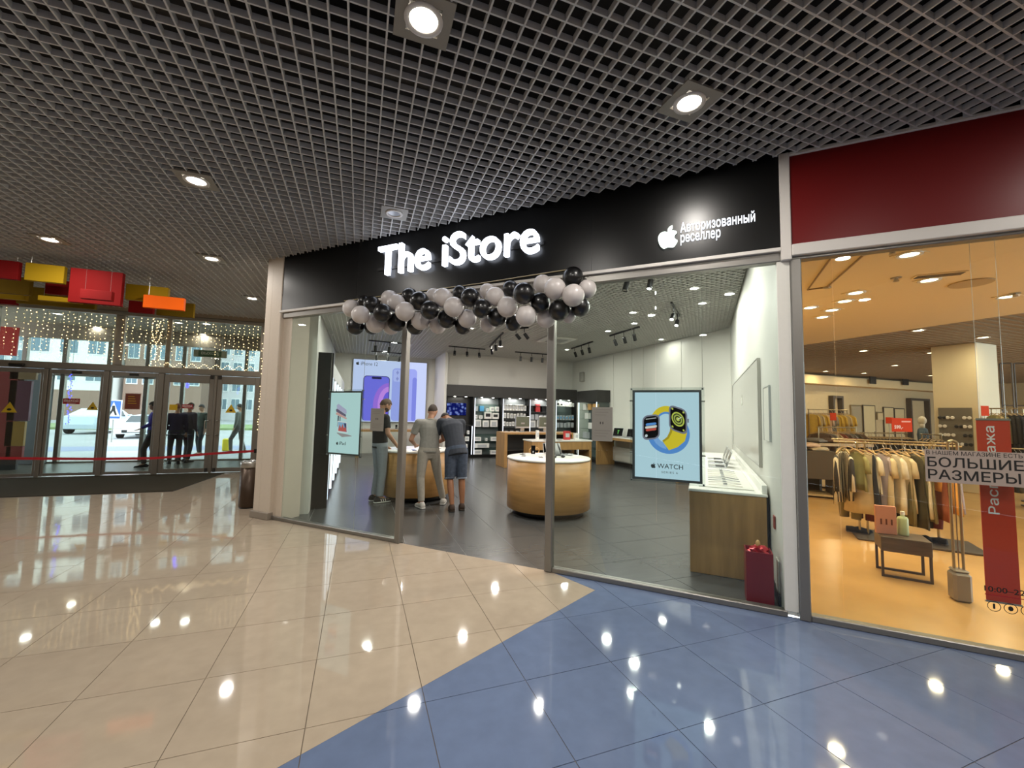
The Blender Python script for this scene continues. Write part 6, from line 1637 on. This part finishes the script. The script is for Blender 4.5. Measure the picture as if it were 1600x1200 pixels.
    for s, nm in ((-1, 'l'), (1, 'r')):
        sh, el, wr = V['sh_' + nm], V['el_' + nm], V['wr_' + nm]
        capsule(g, chest.lerp(neck, .45), sh, .085, .068)
        if w['sleeve'] == 'short': capsule(g, sh, sh.lerp(el, .15), .068, .064); capsule(g, sh, sh.lerp(el, .66), .066, .062, flat=True)
        else: capsule(g, sh, el, .066, .052); capsule(g, el, wr.lerp(el, .06), .052, .038, flat=True)
    o = part('shirt' if w['sleeve'] == 'short' else 'jacket', solidify_mesh(g, voxel * 1.3, 'top', tm, 4), None, t)
    if 'collar' in w:
        c = MB(); n0 = neck.lerp(chest, .08); c.tube([n0 + Vector((.066 * math.cos(a), .062 * math.sin(a) - .0, .012 * math.sin(a + PI))) for a in [2 * PI * k / 16 for k in range(17)]], .016, 8); part('collar', c, w['collar'], t)
    # trousers
    w = wear['bottom']; g = MB()
    torso(g, [(pel + (mid - pel) * .42, .162, .116), (pel, .172, .122), (pel - (mid - pel) * .30, .16, .118)])
    capsule(g, V['hip_l'], V['hip_r'], .098, .098)
    capsule(g, V['hip_l'].lerp(V['hip_r'], .3) - Vector((0, 0, .06)), V['hip_l'].lerp(V['hip_r'], .7) - Vector((0, 0, .06)), .075, .075)
    for s, nm in ((-1, 'l'), (1, 'r')):
        hp, kn, an = V['hip_' + nm], V['kn_' + nm], V['an_' + nm]
        if w['len'] == 'short': capsule(g, hp, kn.lerp(an, .03), .102, .084, flat=True); capsule(g, hp, kn.lerp(hp, .5), .102, .09)
        else: capsule(g, hp, kn, .098, .070); capsule(g, kn, an.lerp(kn, .05), .069, w.get('cuff', .058), flat=True)
    part('shorts' if w['len'] == 'short' else 'trousers', solidify_mesh(g, voxel * 1.3, 'bottom', w['mat'], 4), None, t)
    if w['len'] == 'short' and 'hem' in w:
        for nm in 'lr':
            hp, kn, an = V['hip_' + nm], V['kn_' + nm], V['an_' + nm]; a = kn.lerp(an, .0); bb = kn.lerp(an, .045)
            c = MB(); c.tube([a, bb], [.088, .088], 16); part('hem', c, w['hem'], t)
    # shoes
    for nm in 'lr':
        an, toe = V['an_' + nm], V['toe_' + nm]; d = Vector((toe.x - an.x, toe.y - an.y, 0)).normalized(); sd = Vector((-d.y, d.x, 0)); base = Vector((an.x, an.y, min(toe.z, an.z - .05) - .03)); pit = V.get('lift_' + nm, Vector((0, 0, 0))).z
        rings = []
        for u, wd, h in ((-.085, .030, .055), (-.06, .042, .085), (-.01, .044, .092), (.06, .046, .062), (.13, .047, .045), (.175, .036, .034), (.195, .018, .022)):
            rings.append([base + d * u + sd * wd * a + Vector((0, 0, .012 + h * b - pit * (u - .1))) for a, b in ((-1, 0), (1, 0), (.98, .5), (.6, .95), (-.6, .95), (-.98, .5))])
        b = MB(); b.sm = True; b.ring_tube(rings); part('shoe', b, wear['shoe'], t)
        rings = [[base + d * u + sd * wd * a + Vector((0, 0, zz - pit * (u - .1))) for a, zz in ((-1, 0), (1, 0), (1, .016), (-1, .016))] for u, wd in ((-.09, .03), (-.06, .045), (.0, .046), (.07, .048), (.14, .049), (.18, .037), (.2, .018))]
        part('sole', MB().ring_tube(rings), wear.get('sole', m_box), t)
        if 'stripe' in wear:
            b = MB()
            for k in range(3): b.ring_tube([[base + d * (.02 + .035 * k) + sd * s * .050 + Vector((0, 0, z)) + d * dx for dx, z in ((0, .02), (.012, .02), (.0, .06), (-.012, .06))] for s in (-1, 1)])
            part('stripe', b, wear['stripe'], t)
    return t
def stand_pose(**k):
    J = dict(pelvis=(0, 0, .97), chest=(0, .0, 1.33), neck=(0, .0, 1.50), head=(0, .03, 1.645),
             sh_l=(-.185, 0, 1.42), el_l=(-.23, -.01, 1.14), wr_l=(-.24, .05, .90), sh_r=(.185, 0, 1.42), el_r=(.23, -.01, 1.14), wr_r=(.24, .05, .90),
             hip_l=(-.09, 0, .93), kn_l=(-.10, .02, .50), an_l=(-.10, -.02, .09), toe_l=(-.11, .13, .04), hip_r=(.09, 0, .93), kn_r=(.10, .02, .50), an_r=(.10, -.02, .09), toe_r=(.11, .13, .04))
    J.update(k); return J
def fab(name, c, n=.07): return M(name, c, .85, noise=(25, n))
# the man in black behind the left window pane, looking down at the table
p = onz(590, 784)
face = math.atan2(T2[1] - p.y, T2[0] - p.x) - PI / 2
P1_ = person('bald bearded man in a black t-shirt and grey jeans beside the round table', (p.x, p.y, 0), face,
       stand_pose(head=(0, .075, 1.635), look=(.0, .85, -.55), up=(0, .45, .9), neck=(0, .01, 1.5), wr_r=(.22, .22, .93), el_r=(.25, .02, 1.16), wr_l=(-.20, .20, .92), el_l=(-.25, 0, 1.15), kn_l=(-.10, .03, .5)),
       dict(top=dict(mat=fab('black_tshirt', '#131314'), sleeve='short', hem=.06), bottom=dict(mat=fab('grey_jeans', '#8d9399'), len='long', cuff=.062), shoe=fab('black_shoe', '#16171a'), stripe=m_stwh),
       hair=('#5a4436', 0), bald=True, beard='#3b2a22')
P1_.scale = (1.07, 1.07, 1.07)
# the man in grey, seen from behind, legs apart, leaning over his phone
p = Vector((1.18, 7.36, 0))
face = math.atan2(T2[1] - p.y, T2[0] - p.x) - PI / 2
P1_ = person('man in a grey polo shirt and light grey trousers, seen from behind, legs apart', (p.x, p.y, 0), face,
       stand_pose(pelvis=(0, -.0, .94), chest=(.02, .05, 1.28), neck=(.03, .09, 1.445), head=(.08, .15, 1.575), look=(.45, .75, -.6), up=(.2, .4, .9), sh_l=(-.18, .05, 1.38), sh_r=(.20, .05, 1.38),
                  el_l=(-.28, .10, 1.10), wr_l=(-.16, .32, .99), el_r=(.27, .10, 1.10), wr_r=(.17, .33, 1.0), hip_l=(-.09, 0, .90), kn_l=(-.12, .02, .49), an_l=(-.11, -.06, .09), toe_l=(-.14, .09, .04),
                  hip_r=(.09, 0, .90), kn_r=(.19, .08, .49), an_r=(.30, .12, .09), toe_r=(.36, .26, .04)),
       dict(top=dict(mat=fab('grey_polo', '#8f8d86'), sleeve='short', hem=.05, collar=fab('polo_collar', '#a9a394')), bottom=dict(mat=fab('stone_trousers', '#a59e92'), len='long', cuff=.055), shoe=fab('pale_shoe', '#c9c4bc')), hair=('#3d3128', 0))
P1_.scale = (1.05, 1.05, 1.05)
# the man bending over the table in a dark t-shirt and denim shorts
p = Vector((1.60, 7.08, 0))
face = -.06
P1_ = person('man bending over the round table in a dark blue t-shirt and denim shorts', (p.x, p.y, 0), face,
       stand_pose(pelvis=(0, -.03, .95), chest=(-.05, .15, 1.285), neck=(-.09, .30, 1.41), head=(-.13, .43, 1.42), look=(-.1, .5, -.85), up=(-.1, .9, .4), sh_l=(-.23, .22, 1.375), sh_r=(.12, .24, 1.365),
                  el_l=(-.31, .30, 1.06), wr_l=(-.27, .42, .955), hand_l=(.1, 1, -.1), el_r=(.16, .42, 1.08), wr_r=(.05, .56, .965), hand_r=(-.2, 1, -.1), hip_l=(-.09, -.03, .91), kn_l=(-.09, .0, .50), an_l=(-.06, -.12, .10), toe_l=(-.05, .04, .04),
                  hip_r=(.09, -.03, .91), kn_r=(.10, -.01, .50), an_r=(.11, -.06, .09), toe_r=(.13, .10, .04)),
       dict(top=dict(mat=fab('navy_tshirt', '#343841'), sleeve='short', hem=.11), bottom=dict(mat=fab('denim', '#454f60', .2), len='short', hem=fab('denim_hem', '#8b95a3')), shoe=fab('brown_shoe', '#3f2f26'), sole=m_rackb), hair=('#2d2521', 0), skin=M('tanned_skin', '#9a6a4c', .5, noise=(12, .06)))
P1_.scale = (1.07, 1.07, 1.07)
# people by the entrance, outside the first glass
VX = .013
def walker(px, py, Y, rz, lab, top, bot, k=1.0, stride=.0, hair='#2a221e', sleeve='long', skin=m_skin, **kw):
    q = ony(px, py, Y)
    J = stand_pose(kn_l=(-.10, .06 + stride, .50), an_l=(-.10, .02 + stride * 1.1, .09), toe_l=(-.11, .17 + stride * 1.1, .04), kn_r=(.10, .02 - stride * .3, .5), an_r=(.10, -.02 - stride, .09), toe_r=(.11, .13 - stride, .04), **kw)
    t = person(lab, (q.x, Y, -.03 if Y > 16.3 else 0), rz, J, dict(top=dict(mat=top, sleeve=sleeve, hem=.08), bottom=dict(mat=bot, len='long'), shoe=fab('black_shoe', '#16171a'), sole=m_rackb), hair=(hair, 0), voxel=VX, skin=skin)
    t.scale = (k, k, k)
walker(237, 700, 14.0, 1.9, 'dark figure in a violet blue jacket stepping through the open bright door', fab('violet_jacket', '#322a92'), fab('dark_trousers', '#15161c'), 1.0, .10, el_l=(-.26, .05, 1.16), wr_l=(-.2, .24, 1.05))
walker(273, 700, 14.6, .4, 'person in dark violet clothes with reddish hair standing behind the hinged door, left of two', fab('dark_jacket', '#2c2540'), fab('dark_jeans', '#2b3038'), .98, .05, hair='#7a3a26')
walker(292, 700, 14.9, 5.8, 'person in a grey violet jacket behind the hinged door, right of two', fab('black_jacket', '#4b434c'), fab('dark_jeans', '#2b3038'), 1.0, .04, hair='#4a3a2c')
walker(372, 700, 18.0, 1.3, 'walking man in a grey jacket seen through the farthest hinged door', fab('grey_jacket', '#6a6b64'), fab('grey_trousers', '#54524e'), 1.03, .16)
walker(312, 700, 17.4, 2.6, 'person in a dark coat behind the two others at the hinged door', fab('olive_coat', '#33382c'), fab('dark_trousers', '#15161c'), 1.0, .05)
